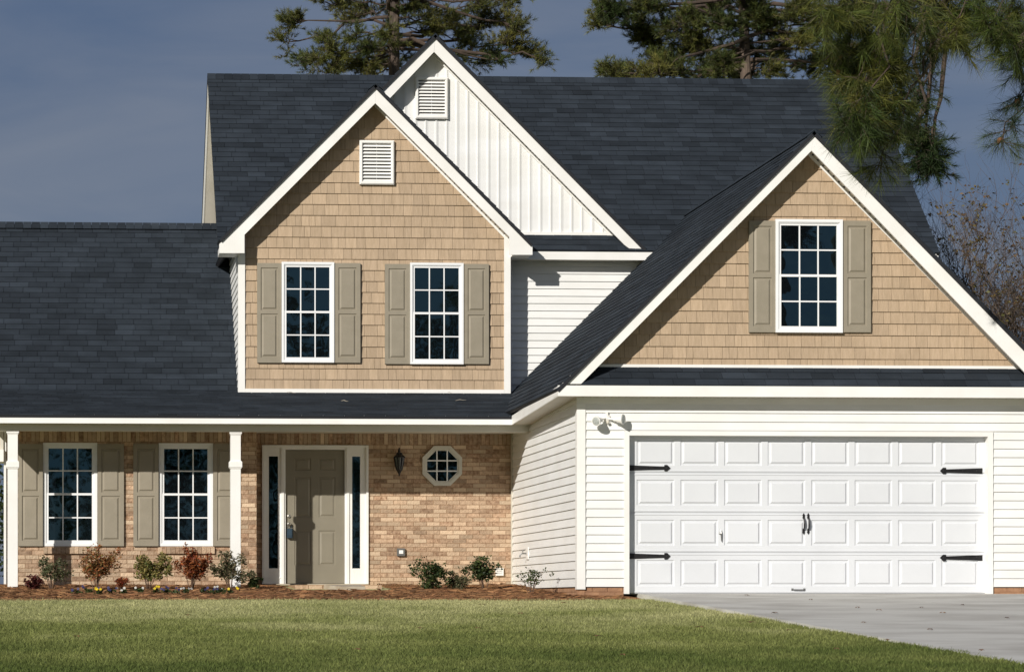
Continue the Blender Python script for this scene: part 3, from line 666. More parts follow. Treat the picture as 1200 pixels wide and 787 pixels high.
g.build('grille', M['jtrim'], ow)
# front door unit
def door_unit():
    x0, x1, z0, z1 = DU; mb = MB(); y = YD
    dx0, dx1 = X(334.5, y), X(404, y); zt_ = Z(370, 526.5, y); zb_ = Z(370, 683, y)
    gl = ((X(315, y), X(325.8, y)), (X(412.6, y), X(422, y))); gz0, gz1 = Z(370, 665.5, y), Z(370, 534.5, y)
    rects = [(x0, x1, z0, z1)]
    for h in ((gl[0][0], gl[0][1], gz0, gz1), (gl[1][0], gl[1][1], gz0, gz1), (dx0, dx1, z0-.1, zt_)): rects = rect_sub(rects, h)
    for (a, b, c, d) in rects: mb.box(a, b, y-.010, y+.05, c, d)
    t = .035
    mb.box(x0, x0+t, y-.045, y-.010, z0, z1); mb.box(x1-t, x1, y-.045, y-.010, z0, z1); mb.box(x0+t, x1-t, y-.045, y-.010, z1-t, z1)
    for c in (X(331, y), X(407.5, y)): mb.box(c-.022, c+.022, y-.03, y-.010, z0, z1-t)
    mb.box(x0+t, dx0-.06, y-.022, y-.010, gz0-.16, gz0-.14)
    fr = hb(mb, 'door_frame', 'trim', label='white front door frame with two narrow sidelights')
    for a, b in gl: g = MB(); g.box(a-.01, b+.01, y+.012, y+.016, gz0-.01, gz1+.01); g.build('sidelight_pane', M['pane'], fr)
    mb = MB(); W = dx1-dx0; H = zt_-zb_; cA = (dx0+W*.155, dx0+W*.435); cB = (dx0+W*.565, dx0+W*.845)
    hs = []
    for c in (cA, cB):
        for (p, q) in ((.135, .395), (.495, .795), (.845, .935)): hs.append((c[0], c[1], zb_+H*p, zb_+H*q))
    board(mb, dx0+.004, dx1-.004, zb_, zt_-.004, y+.035, .04, hs, [(0, 0), (.008, -.010), (.022, -.010), (.045, .001)])
    d = hb(mb, 'front_door', 'door', label='taupe six panel front door')
    k = MB(); kx = X(338.8, y); kz = Z(338.8, 618, y); yy = y+.035
    k.lathe((kx, yy, kz+.06), (0,-1,0), [(0, .03), (.008, .03), (.012, .012), (.035, .012), (.04, .026), (.06, .028), (.068, .015)]); k.build('knob', M['nickel'], d, smooth=False)
    k = MB(); k.lathe((kx, yy, Z(338.8, 604.5, y)), (0,-1,0), [(0, .028), (.012, .028), (.016, .014), (.03, .014)]); k.build('deadbolt', M['nickel'], d)
    k = MB(); lx = X(339.5, y); lz = Z(339.5, 630, y); k.box(lx-.045, lx+.045, yy-.075, yy-.02, lz, lz+.15); k.box(lx-.035, lx+.035, yy-.082, yy-.075, lz+.02, lz+.12)
    k.tube([(lx-.025, yy-.04, lz+.15), (lx-.025, yy-.04, lz+.19), (lx, yy-.04, lz+.205), (lx+.025, yy-.04, lz+.19), (lx+.025, yy-.04, lz+.15)], .006, 6); k.build('lockbox', M['lockbox'], d)
    mb = MB(); mb.box(x0+.03, x1-.0, y-.09, y+.05, z0-.020, z0+.006); hb(mb, 'threshold', 'step')
    # brick doorstep
    mb = MB(); sx0, sx1, y0 = X(334, y), X(431, y), y-1.9; zs_ = z0-.022
    cells(mb, [(sx0, .05), (sx1, .05), (sx1, zs_), (sx0, zs_)], front(y0), .075, lambda: .2135, gap=(.0095, .0095), lift=(.006, .006), v0=zs_-.15, tintf=bt, huef=huef)
    mb.box(sx0, sx1, y0+.001, y-.02, .0, zs_-.001, 1); hb(mb, 'doorstep', ['brick', 'mortar'])
    mb = MB(); ya = y0-.75; mb.prism([Vector((X(400, ya), ya, slope_ground(ya)-.05)), Vector((X(428, ya), ya, slope_ground(ya)-.05)), Vector((X(428, ya), y0-.03, slope_ground(y0)-.05)), Vector((X(385, ya), y0-.03, slope_ground(y0)-.05))], (0, 0, .115)); o = mb.build('path', 'step'); o['kind'] = 'structure'
door_unit()
# garage door
def garage_door():
    yd = YG+.105; gx0, gx1 = DO[0]-.0, DO[1]+.0
    sx0, sx1 = X(740, YG), X(1156, YG)
    zb_ = Z(900, 696, YG)+.012; secs = [zb_, Z(900, 647, YG), Z(900, 600.2, YG), Z(900, 553.3, YG), Z(900, 506, YG)]
    root = None; pit = (X(1152, YG)-X(743, YG))/8; u0 = X(745.3, YG)
    mb = MB()
    for i in range(4):
        a, b = secs[i]+.006, secs[i+1]-.006; hs = []
        H = b-a
        for k in range(8): c = u0+k*pit; hs.append((c+.035, c+pit-.052, a+H*.17, b-H*.17))
        board(mb, gx0, gx1, a, b, yd, .03, hs, [(0, 0), (.010, -.014), (.030, -.014), (.052, .004)])
        mb.box(gx0, gx1, yd+.012, yd+.03, a-.012, a)
        mb.box(gx0, gx1, yd-.007, yd-.0005, a+.012, a+.026); mb.box(gx0, gx1, yd-.007, yd-.0005, b-.026, b-.012)
    d = hb(mb, 'garage_door', 'gdoor', label='wide white panelled garage door')
    mb = MB(); mb.box(gx0, gx1, yd-.01, yd+.03, dz0+.001, zb_+.003); mb.build('bottom_seal', M['socket'], d)
    def hinge(xa, sg, z, L=.585):
        h = MB(); y = yd-.011; w0, w1 = .040, .022
        pts = [(0, -w0), (L-.09, -w1), (L-.085, -.045), (L-.045, -.045), (L, 0), (L-.045, .045), (L-.085, .045), (L-.09, w1), (0, w0)]
        h.prism([Vector((xa+sg*a, y, z+b)) for a, b in pts], (0, .008, 0))
        for q in (.08, .28, L-.05): h.lathe((xa+sg*q, y, z), (0,-1,0), [(0, .010), (.005, .009), (.008, .004)], 8)
        h.build('strap_hinge', M['black'], d)
    L = X(788.5, YG)-X(738, YG)
    hinge(DO[0]+.002, 1, Z(760, 547.6, YG), L); hinge(DO[0]+.002, 1, Z(760, 651, YG), L)
    hinge(DO[1]-.035, -1, Z(1130, 551, YG), L); hinge(DO[1]-.035, -1, Z(1130, 653, YG), L)
    def pull(px, py, hh=.30):
        h = MB(); xc = X(px, YG); zc = Z(px, py, YG); y = yd-.004
        for s in (-1, 1):
            e = zc+s*hh/2
            h.prism([Vector((xc+a, y-.006, e-s*b)) for a, b in ((0, 0), (.02, .03), (.012, .045), (.018, .06), (.010, .085), (-.010, .085), (-.018, .06), (-.012, .045), (-.02, .03))], (0, .006, 0))
        h.tube([(xc, y-.006, zc-hh/2+.06), (xc, y-.035, zc-hh/2+.085), (xc, y-.045, zc), (xc, y-.035, zc+hh/2-.085), (xc, y-.006, zc+hh/2-.06)], [.010, .010, .012, .010, .010], 8)
        h.build('pull_handle', M['black'], d)
    pull(944.2, 613); pull(949.6, 613)
    h = MB(); xc, zc = X(846.5, YG), Z(846, 627, YG)
    h.lathe((xc, yd, zc+.035), (0,-1,0), [(0, .024), (.01, .022), (.016, .008)], 12); h.tube([(xc, yd-.02, zc+.08), (xc+.004, yd-.028, zc+.03), (xc+.010, yd-.022, zc-.08)], [.008, .011, .006], 8)
    h.build('lock_handle', M['grey_metal'], d)
    h = MB(); xc, zc = X(938, YG), Z(938, 690.5, YG)
    h.tube([(xc-.08, yd, zc+.01), (xc-.07, yd-.03, zc), (xc+.07, yd-.03, zc), (xc+.08, yd, zc+.01)], .008, 8)
    h.box(xc-.1, xc-.07, yd-.006, yd-.001, zc-.012, zc+.02); h.box(xc+.07, xc+.1, yd-.006, yd-.001, zc-.012, zc+.02); h.build('lift_handle', M['grey_metal'], d)
garage_door()
# gable vents
def vent(px0, px1, py0, py1, Y, n, label):
    x0, x1 = X(px0, Y), X(px1, Y); z1, z0 = Z(px0, py0, Y), Z(px0, py1, Y); mb = MB(); t = .05
    ringbox(mb, x0, x1, z0, z1, t, Y-.05, Y+.0); ringbox(mb, x0+.012, x1-.012, z0+.012, z1-.012, t-.02, Y-.062, Y-.05)
    v = hb(mb, 'gable_vent', 'trim', label=label); s = MB(); h = (z1-z0-2*t)/n
    for i in range(n):
        za = z0+t+i*h
        s.prism([Vector((x0+t, Y-.048, za+.002)), Vector((x0+t, Y-.042, za+.002)), Vector((x0+t, Y-.012, za+h*.66)), Vector((x0+t, Y-.020, za+h*.66))], (x1-x0-2*t, 0, 0))
    s.box((x0+x1)/2-.004, (x0+x1)/2+.004, Y-.02, Y-.012, z0+t, z1-t)
    s.build('louvres', M['trim'], v); b = MB(); b.box(x0+t, x1-t, Y-.010, Y-.006, z0+t, z1-t); b.build('backing', M['socket'], v)
vent(421, 461.5, 165, 216.5, YT-.014, 11, 'white louvred vent in the tan shingle gable')
vent(486.5, 524.5, 91, 139.5, YU-.018, 11, 'white louvred vent in the board and batten gable')
# wall lantern
def lantern():
    xc = X(466.5, YD); z0 = Z(466, 562, YD); z1 = Z(466, 524, YD); H = z1-z0; y = YD-.02; yl = YD-.15; mb = MB()
    mb.prism([Vector((xc+a*.05, YD-.008, z0+H*(.55+b*.20))) for a, b in ((-.8, -1), (.8, -1), (1, 0), (.8, 1), (0, 1.35), (-.8, 1), (-1, 0))], (0, -.02, 0))
    mb.tube([(xc, YD-.02, z0+H*.6), (xc, YD-.07, z0+H*.56), (xc, yl, z0+H*.50), (xc, yl, z0+H*.2)], .010, 8)
    mb.tube([(xc, YD-.02, z0+H*.72), (xc, YD-.07, z0+H*.92), (xc, yl, z0+H*.96), (xc, yl, z0+H*.86)], .010, 8)
    l = hb(mb, 'wall_lantern', 'black', label='black coach lantern beside the front door')
    g = MB(); g.lathe((xc, yl, z0+H*.30), (0,0,1), [(0, .05), (H*.36, .084)], 6); g.build('lantern_glass', M['lantern_glass'], l)
    c = MB(); c.lathe((xc, yl, z0+H*.66), (0,0,1), [(0, .104), (.014, .104), (.05, .060), (.08, .05), (.09, .018), (.115, .022), (.13, .006)], 6)
    c.lathe((xc, yl, z0), (0,0,1), [(H*.10, .002), (H*.13, .014), (H*.16, .012), (H*.22, .03), (H*.30, .056)], 6)
    for k in range(6):
        a = math.pi*k/3; c.tube([(xc+.048*math.cos(a), yl+.048*math.sin(a), z0+H*.30), (xc+.082*math.cos(a), yl+.082*math.sin(a), z0+H*.67)], .008, 5)
    c.build('lantern_cage', M['black'], l)
lantern()
# twin floodlight by the garage
def flood():
    xc = X(710.5, YG); zc = Z(710, 489.5, YG); y = YG-.015; mb = MB()
    mb.lathe((xc, y, zc), (0,-1,0), [(0, .055), (.012, .055), (.022, .04), (.03, .012)], 16); mb.box(xc-.012, xc+.016, y-.03, y, zc+.03, zc+.085)
    f = hb(mb, 'floodlight', 'trim', label='white twin floodlight on the siding beside the garage door')
    for sg, dr in ((-1, Vector((-.75, -.75, -.25))), (1, Vector((.8, -.65, .0)))):
        c = MB(); a = Vector((xc+sg*.02, y-.02, zc-.01)); b = a+Vector((sg*.075, -.07, -.02)); c.tube([a, b], .014, 8)
        d = dr.normalized(); c.lathe(b, d, [(-.01, .026), (.03, .030), (.05, .038), (.12, .070), (.135, .070)], 16); c.build('lamp_head', M['trim'], f)
        g = MB(); g.lathe(b+d*.130, d, [(0, .063), (.012, .055), (.02, .025)], 16); g.build('lens', M['lamp_glass'], f)
    s = MB(); s.lathe((xc+.01, y-.03, zc-.05), Vector((.0, -.6, -.8)), [(0, .018), (.03, .02), (.04, .012)], 10); s.build('sensor', M['soffit'], f)
flood()
# small boxes on the brick
mb = MB(); xc, zc = X(469.5, YD), Z(469, 646.5, YD); mb.box(xc-.062, xc+.062, YD-.055, YD-.006, zc-.062, zc+.062)
s = hb(mb, 'outdoor_socket', 'socket', label='grey socket box on the brick wall'); q = MB(); q.box(xc-.032, xc+.034, YD-.060, YD-.055, zc-.026, zc+.03); q.build('socket_cover', M['trim'], s)
mb = MB(); xc, zc = X(585, YD), Z(585, 669.5, YD); ringbox(mb, xc-.062, xc+.062, zc-.062, zc+.062, .014, YD-.05, YD-.006)
for k in range(3): mb.prism([Vector((xc-.048, YD-.045, zc-.045+k*.032)), Vector((xc-.048, YD-.012, zc-.02+k*.032)), Vector((xc-.048, YD-.012, zc-.012+k*.032)), Vector((xc-.048, YD-.045, zc-.036+k*.032))], (.096, 0, 0))
hb(mb, 'dryer_vent', 'trim', label='small white vent low on the brick wall')
mb = MB(); yb = YG+(YD-YG)*.73
mb.box(GX0-.03, GX0-.012, yb-.13, yb+.05, Z(622, 655, yb), Z(622, 641, yb)); s = hb(mb, 'hose_tap_plate', 'trim')
q = MB(); zt_ = Z(622, 648, yb); q.tube([(GX0-.03, yb, zt_), (GX0-.10, yb, zt_), (GX0-.13, yb, zt_-.03), (GX0-.13, yb, zt_-.06)], .011, 8); q.tube([(GX0-.085, yb, zt_), (GX0-.085, yb, zt_+.04)], .007, 6); q.lathe((GX0-.085, yb, zt_+.04), (0,0,1), [(0, .03), (.012, .03)], 10); q.build('hose_tap', M['grey_metal'], s)
# left eave return at the corner of the wing
mb = MB(); mb.box(X(-45, YL), X(4.5, YL), YL-.12, YL+.4, Z(2, 541, YL), Z(2, 527, YL)); hb(mb, 'eave_box', 'trim', label='white boxed eave at the left corner of the porch')
mb = MB(); mb.box(X(-40, YL), X(4.2, YL), YL-.06, YL+.3, Z(2, 527, YL)+.002, ZBT); hb(mb, 'eave_box', 'soffit')

# ================================================================ flower bed, plants
def leafmat(name, a, b, scale=3, sss=.3, tint=.45, hue=None, rough=.55):
    return mat(name, a, b, rough=rough, scale=scale, tint=tint, hue=hue, sss=sss, spec=.3)
M['straw'] = mat('pine_straw', (.25, .115, .05), (.14, .062, .028), rough=.85, scale=2.2, tint=.6, hue=(.32, .18, .08), sss=.15)
M['mulch_base'] = mat('mulch_base', (.13, .052, .02), (.08, .03, .012), rough=.95, scale=9, bump=.02, bscale=30)
def bed_front(x):
    return 32.95+.10*math.sin(x*.9)+.06*math.sin(x*2.7+1)
STEP = (X(334, 39.3), X(431, 39.3))
def mulch():
    x0, x1 = X(-70, 34), X(737, 33.9); V = []; Fc = []; nx, ny = 150, 50
    for j in range(ny):
        for i in range(nx):
            x = x0+(x1-x0)*i/(nx-1); yf = bed_front(x)+ (max(0, x-(GX0+.15))*.75)
            yb = 33.98 if x > GX0-.02 else 39.25
            if x < BXC: yb = min(yb, 38.75)
            y = yf+(yb-yf)*j/(ny-1); e = min(1, (y-yf)/.35)
            if STEP[0]-.1 < x < STEP[1]+.1 and y > 36.3: e = 0
            V.append((x, y, slope_ground(y)-.012+e*(.012+.025*noise.noise(Vector((x*2.2, y*2.2, 0)))+.008*noise.noise(Vector((x*7, y*7, 5))))))
    for j in range(ny-1):
        for i in range(nx-1): Fc.append((j*nx+i, j*nx+i+1, (j+1)*nx+i+1, (j+1)*nx+i))
    o = big('mulch_bed', V, Fc, 'mulch_base'); o['kind'] = 'structure'; o.data.shade_smooth()
    n = 110000; x = rng.uniform(x0, x1, n); yb = np.where(x > GX0-.02, 33.97, 38.9); yf = np.array([bed_front(a) for a in x])+np.maximum(0, x-(GX0+.15))*.75+rng.normal(0, .035, n)
    y = yf+(yb-yf)*rng.random(n)**1.6
    e = np.clip((y-yf)/.35, 0, 1); z = .01-.04*(33-y)-.008+e*np.array([.012+.025*noise.noise(Vector((a*2.2, b*2.2, 0)))+.008*noise.noise(Vector((a*7, b*7, 5))) for a, b in zip(x, y)])
    kk = ~((x > STEP[0]-.12) & (x < STEP[1]+.12) & (y > 36.5)); x, y, z = x[kk], y[kk], z[kk]; n = len(x)
    a = rng.uniform(0, 2*math.pi, n); rise = 0; L = rng.uniform(.03, .09, n); wv = rng.uniform(.0015, .0035, n); rise = np.abs(rng.normal(0, .012, n))+.003
    c, s = np.cos(a), np.sin(a); V = np.zeros((n, 3, 3))
    V[:,0] = np.stack([x-c*L-s*wv, y-s*L+c*wv, z+rise*rng.random(n)], 1); V[:,1] = np.stack([x-c*L+s*wv, y-s*L-c*wv, z+.006], 1); V[:,2] = np.stack([x+c*L, y+s*L, z+rise], 1)
    o = big('pine_straw', V.reshape(-1, 3), np.arange(3*n).reshape(-1, 3), 'straw', tint=rng.random(n), hue=np.clip(rng.normal(.25, .3, n), 0, 1))
    tag(o, 'reddish brown pine straw spread over the flower bed', 'pine straw', kind='stuff')
mulch()
def leafy(parent, name, m, cen, rad, n, L, W, droop=.2, shape=None, clumps=None, upr=.3, hues=(.3, .35)):
    """many pointed leaves scattered round given centres"""
    pts = np.zeros((n, 3)); k = clumps if clumps is not None else np.array([cen])
    idx = rng.integers(0, len(k), n); d = rng.normal(size=(n, 3)); d /= np.linalg.norm(d, axis=1)[:,None]
    pts = k[idx]+d*(rng.random(n)[:,None]**.5)*np.array(rad)
    dirn = rng.normal(size=(n, 3)); dirn[:,2] = np.abs(dirn[:,2])*.6+upr; dirn /= np.linalg.norm(dirn, axis=1)[:,None]
    sd_ = np.cross(dirn, rng.normal(size=(n, 3))); sd_ /= np.linalg.norm(sd_, axis=1)[:,None]
    Ls = L*rng.uniform(.6, 1.2, n)[:,None]; Ws = W*rng.uniform(.7, 1.2, n)[:,None]
    V = np.zeros((n, 4, 3)); V[:,0] = pts; V[:,1] = pts+dirn*Ls*.45+sd_*Ws; V[:,2] = pts+dirn*Ls-np.array([0, 0, droop])*Ls; V[:,3] = pts+dirn*Ls*.45-sd_*Ws
    loc = WL[parent.name] if parent else (0, 0, 0)
    return big(name, V.reshape(-1, 3), np.arange(4*n).reshape(-1, 4), m, parent, tint=rng.random(n), hue=np.clip(rng.normal(hues[0], hues[1], n), 0, 1), loc=loc)
M['twig'] = mat('twig', (.11, .065, .04), (.07, .04, .025), rough=.8, scale=20)
M['lf_red'] = leafmat('leaf_red', (.24, .045, .02), (.16, .03, .016), hue=(.36, .14, .045))
M['lf_orange'] = leafmat('leaf_orange', (.36, .12, .045), (.26, .08, .035), hue=(.20, .19, .06))
M['lf_yg'] = leafmat('leaf_yellow_green', (.18, .19, .055), (.10, .125, .035), hue=(.36, .26, .09))
M['lf_gg'] = leafmat('leaf_grey_green', (.10, .12, .055), (.07, .085, .04), hue=(.21, .16, .09))
M['lf_dark'] = leafmat('leaf_dark_green', (.022, .042, .014), (.035, .058, .018), hue=(.09, .11, .03))
M['lf_maroon'] = leafmat('leaf_maroon', (.07, .014, .012), (.045, .01, .01), hue=(.13, .03, .02))
def shrub(name, px, pyt, pyb, wpx, Y, m, n, label, cat='shrub', group='shrubs in the flower bed', stems=7, L=.05, W=.010, hues=(.3, .35), dense=False):
    x = X(px, Y); zb = slope_ground(Y)+.02; H = (pyb-pyt)*Y/F*1.12; Wd = wpx*Y/F/2*1.12
    t = thing(name, (x, Y, zb), label, cat, group); mb = MB(); cl = []
    for i in range(stems):
        a = random.uniform(0, 2*math.pi); r = Wd*random.uniform(.15, .95); hh = H*random.uniform(.55, 1.0)*(1-.35*(r/Wd)**2)
        p0 = Vector((x+.02*math.cos(a), Y+.02*math.sin(a), zb-.03)); p2 = Vector((x+r*math.cos(a), Y+r*.8*math.sin(a), zb+hh)); p1 = (p0+p2)/2+Vector((.15*r*math.cos(a+1), .1*r, .08*H))
        p1.x = x+(p1.x-x)*.7
        mb.tube([p0, p1, p2], [.007, .005, .002], 5)
        for f in ((.45, .6, .75, .9, 1.0) if not dense else (.15, .3, .45, .6, .75, .9, 1.0)):
            q = p0.lerp(p1, f*2) if f < .5 else p1.lerp(p2, f*2-1); cl.append((q.x+random.gauss(0, .06*Wd*4), q.y+random.gauss(0, .03), q.z))
    n = int(n*(1.5 if m == 'lf_dark' and px > 450 else 2.4)); L *= 1.15; W *= 1.2
    hb2 = mb.build('stem', M['twig'], t)
    leafy(t, 'foliage', m, None, (Wd*.24, Wd*.24, H*.13), n, L, W, clumps=np.array(cl), hues=hues); return t
YS = 37.2
shrub('nandina_shrub', 39, 678, 693, 18, 36.6, 'lf_maroon', 260, 'small dark red shrub beside the left porch column', L=.045, W=.012, dense=True, stems=8)
shrub('young_shrub', 60, 652, 690, 34, YS, 'lf_gg', 420, 'grey green shrub just right of the left porch column, under the left shutters', hues=(.2, .2))
shrub('nandina_shrub', 112, 650, 696, 46, 36.5, 'lf_orange', 900, 'wide orange and green shrub under the right side of the left downstairs window', hues=(.35, .35), stems=11)
shrub('nandina_shrub', 143, 677, 694, 16, 36.3, 'lf_red', 170, 'low reddish seedling between the wide orange shrub and the yellow green one', stems=4)
shrub('young_shrub', 173, 646, 691, 38, 36.8, 'lf_yg', 720, 'yellow green shrub between the two downstairs windows', stems=9, W=.013, hues=(.35, .3))
shrub('nandina_shrub', 224, 649, 693, 38, 36.7, 'lf_red', 980, 'bright red and orange shrub under the right downstairs window', stems=11, hues=(.45, .35))
shrub('young_shrub', 270, 653, 692, 40, 36.7, 'lf_gg', 700, 'silvery green shrub at the foot of the right porch column', stems=10, hues=(.4, .3))
shrub('young_shrub', 299, 674, 692, 16, 36.8, 'lf_dark', 240, 'small dark green shrub left of the front door', stems=5, dense=True)
shrub('young_shrub', 504, 657, 691, 44, 36.9, 'lf_dark', 900, 'rounded dark green shrub below the grey socket box', stems=12, L=.05, W=.013, dense=True)
shrub('young_shrub', 538, 672, 691, 30, 37.0, 'lf_gg', 420, 'low pale green shrub between the two dark green ones', stems=8, dense=True)
shrub('young_shrub', 568, 652, 692, 42, 37.0, 'lf_dark', 720, 'tall open dark green shrub in front of the small white wall vent', stems=9, L=.055, W=.014)
shrub('young_shrub', 622, 660, 690, 40, 35.2, 'lf_dark', 190, 'sparse spindly shrub against the side wall of the garage', stems=7, L=.045, hues=(.5, .3))
def pflower(px, py, kind, Y=34.4):
    col = {'yellow': (.75, .55, .02), 'violet': (.05, .045, .13), 'white': (.55, .53, .48)}[kind]
    key = 'petal_'+kind
    if key not in M: M[key] = mat(key, col, tuple(c*.8 for c in col), rough=.6, tint=.3, scale=30, sss=.2)
    Y = 34.4+(698-py)*.25; x = X(px, Y); zb = slope_ground(Y)+.03
    t = thing('pansy', (x, Y, zb), None, 'flower', 'pansies along the front of the flower bed')
    leafy(t, 'foliage', 'lf_dark', None, (.07, .05, .03), 46, .05, .014, clumps=np.array([(x, Y, zb+.02)]), hues=(.3, .3))
    for i in range(random.choice((2, 3, 3, 4))):
        mb = MB(); c = Vector((x+random.gauss(0, .055), Y+random.gauss(0, .03)-.03, zb+.045+random.random()*.045)); r = .017; nrm = Vector((random.gauss(0, .4), -1, random.uniform(.2, .9))).normalized(); a = nrm.cross(Vector((0,0,1))).normalized(); b = a.cross(nrm)
        for k in range(5):
            th = k*2*math.pi/5+.3; d = a*math.cos(th)+b*math.sin(th); e = a*math.cos(th+1.57)+b*math.sin(th+1.57)
            mb.face([c, c+d*r*.6+e*r*.55, c+d*r*1.15+e*r*.3, c+d*r*1.15-e*r*.3, c+d*r*.6-e*r*.55], 0, random.random())
        mb.build('blossom', M[key], t)
    return t
pan = [(90, 697, 'violet', 'violet pansy farthest left in the bed'), (104, 695, 'violet', 'violet pansy at the left foot of the wide orange shrub'), (117, 698, 'yellow', 'single yellow pansy in front of the wide orange shrub'), (130, 696, 'violet', 'violet pansy right of the wide orange shrub'), (145, 697, 'white', 'white pansy in front of the low reddish seedling'),
 (162, 694, 'white', 'white pansy at the left foot of the yellow green shrub'), (183, 695, 'yellow', 'bright yellow pansy at the right foot of the yellow green shrub'), (195, 696, 'violet', 'violet pansy between the yellow pansy and the red shrub'), (206, 697, 'violet', 'violet pansy at the left foot of the bright red shrub'), (217, 696, 'white', 'white pansy in front of the bright red shrub'),
 (239, 696, 'violet', 'violet pansy at the right foot of the bright red shrub'), (252, 697, 'violet', 'violet pansy in front of the silvery green shrub'), (260, 695, 'white', 'white pansy beside the rightmost yellow one'), (268, 697, 'yellow', 'yellow pansy farthest right, in front of the right porch column')]
for px, py, k, lb in pan: pflower(px, py, k)['label'] = lb

# ================================================================ trees
M['limb_bark'] = mat('limb_bark', (.085, .06, .045), (.05, .036, .028), rough=.95, scale=9)
M['bark'] = mat('pine_bark', (.13, .095, .072), (.05, .037, .03), rough=.95, scale=9, stretch=(1, 1, .35), bump=.02, bscale=14, bstretch=(1, 1, .4))
M['needle'] = leafmat('pine_needles', (.070, .092, .022), (.032, .052, .014), scale=1.1, sss=.22, tint=.65, hue=(.16, .145, .035))
M['needle_near'] = leafmat('pine_needles_near', (.070, .098, .018), (.032, .054, .014), scale=1.6, sss=.25, tint=.65, hue=(.17, .155, .03))
M['needle_blue'] = leafmat('pine_needles_blue', (.045, .075, .045), (.03, .055, .035), scale=1.1, sss=.25, tint=.5, hue=(.10, .12, .04))
M['cone'] = mat('dead_needles', (.16, .075, .03), (.10, .05, .02), rough=.9, scale=30)
def needles(pos, dirs, n, L, W, spread=.55, droop=.0):
    """tufts: n needles for every position, fanning forward"""
    P_ = np.repeat(pos, n, 0); D = np.repeat(dirs, n, 0); k = len(P_)
    r = rng.normal(size=(k, 3)); r -= D*(r*D).sum(1)[:,None]; r /= np.linalg.norm(r, axis=1)[:,None]+1e-9
    ang = np.abs(rng.normal(.75, spread*.6, k))[:,None]; d = D*np.cos(ang)+r*np.sin(ang); d[:,2] -= droop*rng.random(k); d /= np.linalg.norm(d, axis=1)[:,None]
    base = P_-D*(rng.random(k)*L*.75)[:,None]; s = np.cross(d, rng.normal(size=(k, 3))); s /= np.linalg.norm(s, axis=1)[:,None]+1e-9
    LL = (L*rng.uniform(.65, 1.1, k))[:,None]; V = np.zeros((k, 3, 3)); V[:,0] = base-s*W; V[:,1] = base+s*W; V[:,2] = base+d*LL; V[:,2,2] -= droop*.35*LL[:,0]
    return V
def bez(a, b, sag, n=7, wob=.0):
    a, b = Vector(a), Vector(b); L = (b-a).length; ctrl = (a+b)/2+Vector((0, 0, sag*L)); out = []
    for i in range(n+1):
        t = i/n; p = a*(1-t)**2+ctrl*2*t*(1-t)+b*t*t
        if 0 < i < n: p = p+Vector((random.gauss(0, wob), random.gauss(0, wob), random.gauss(0, wob)))*L
        out.append(p)
    return out
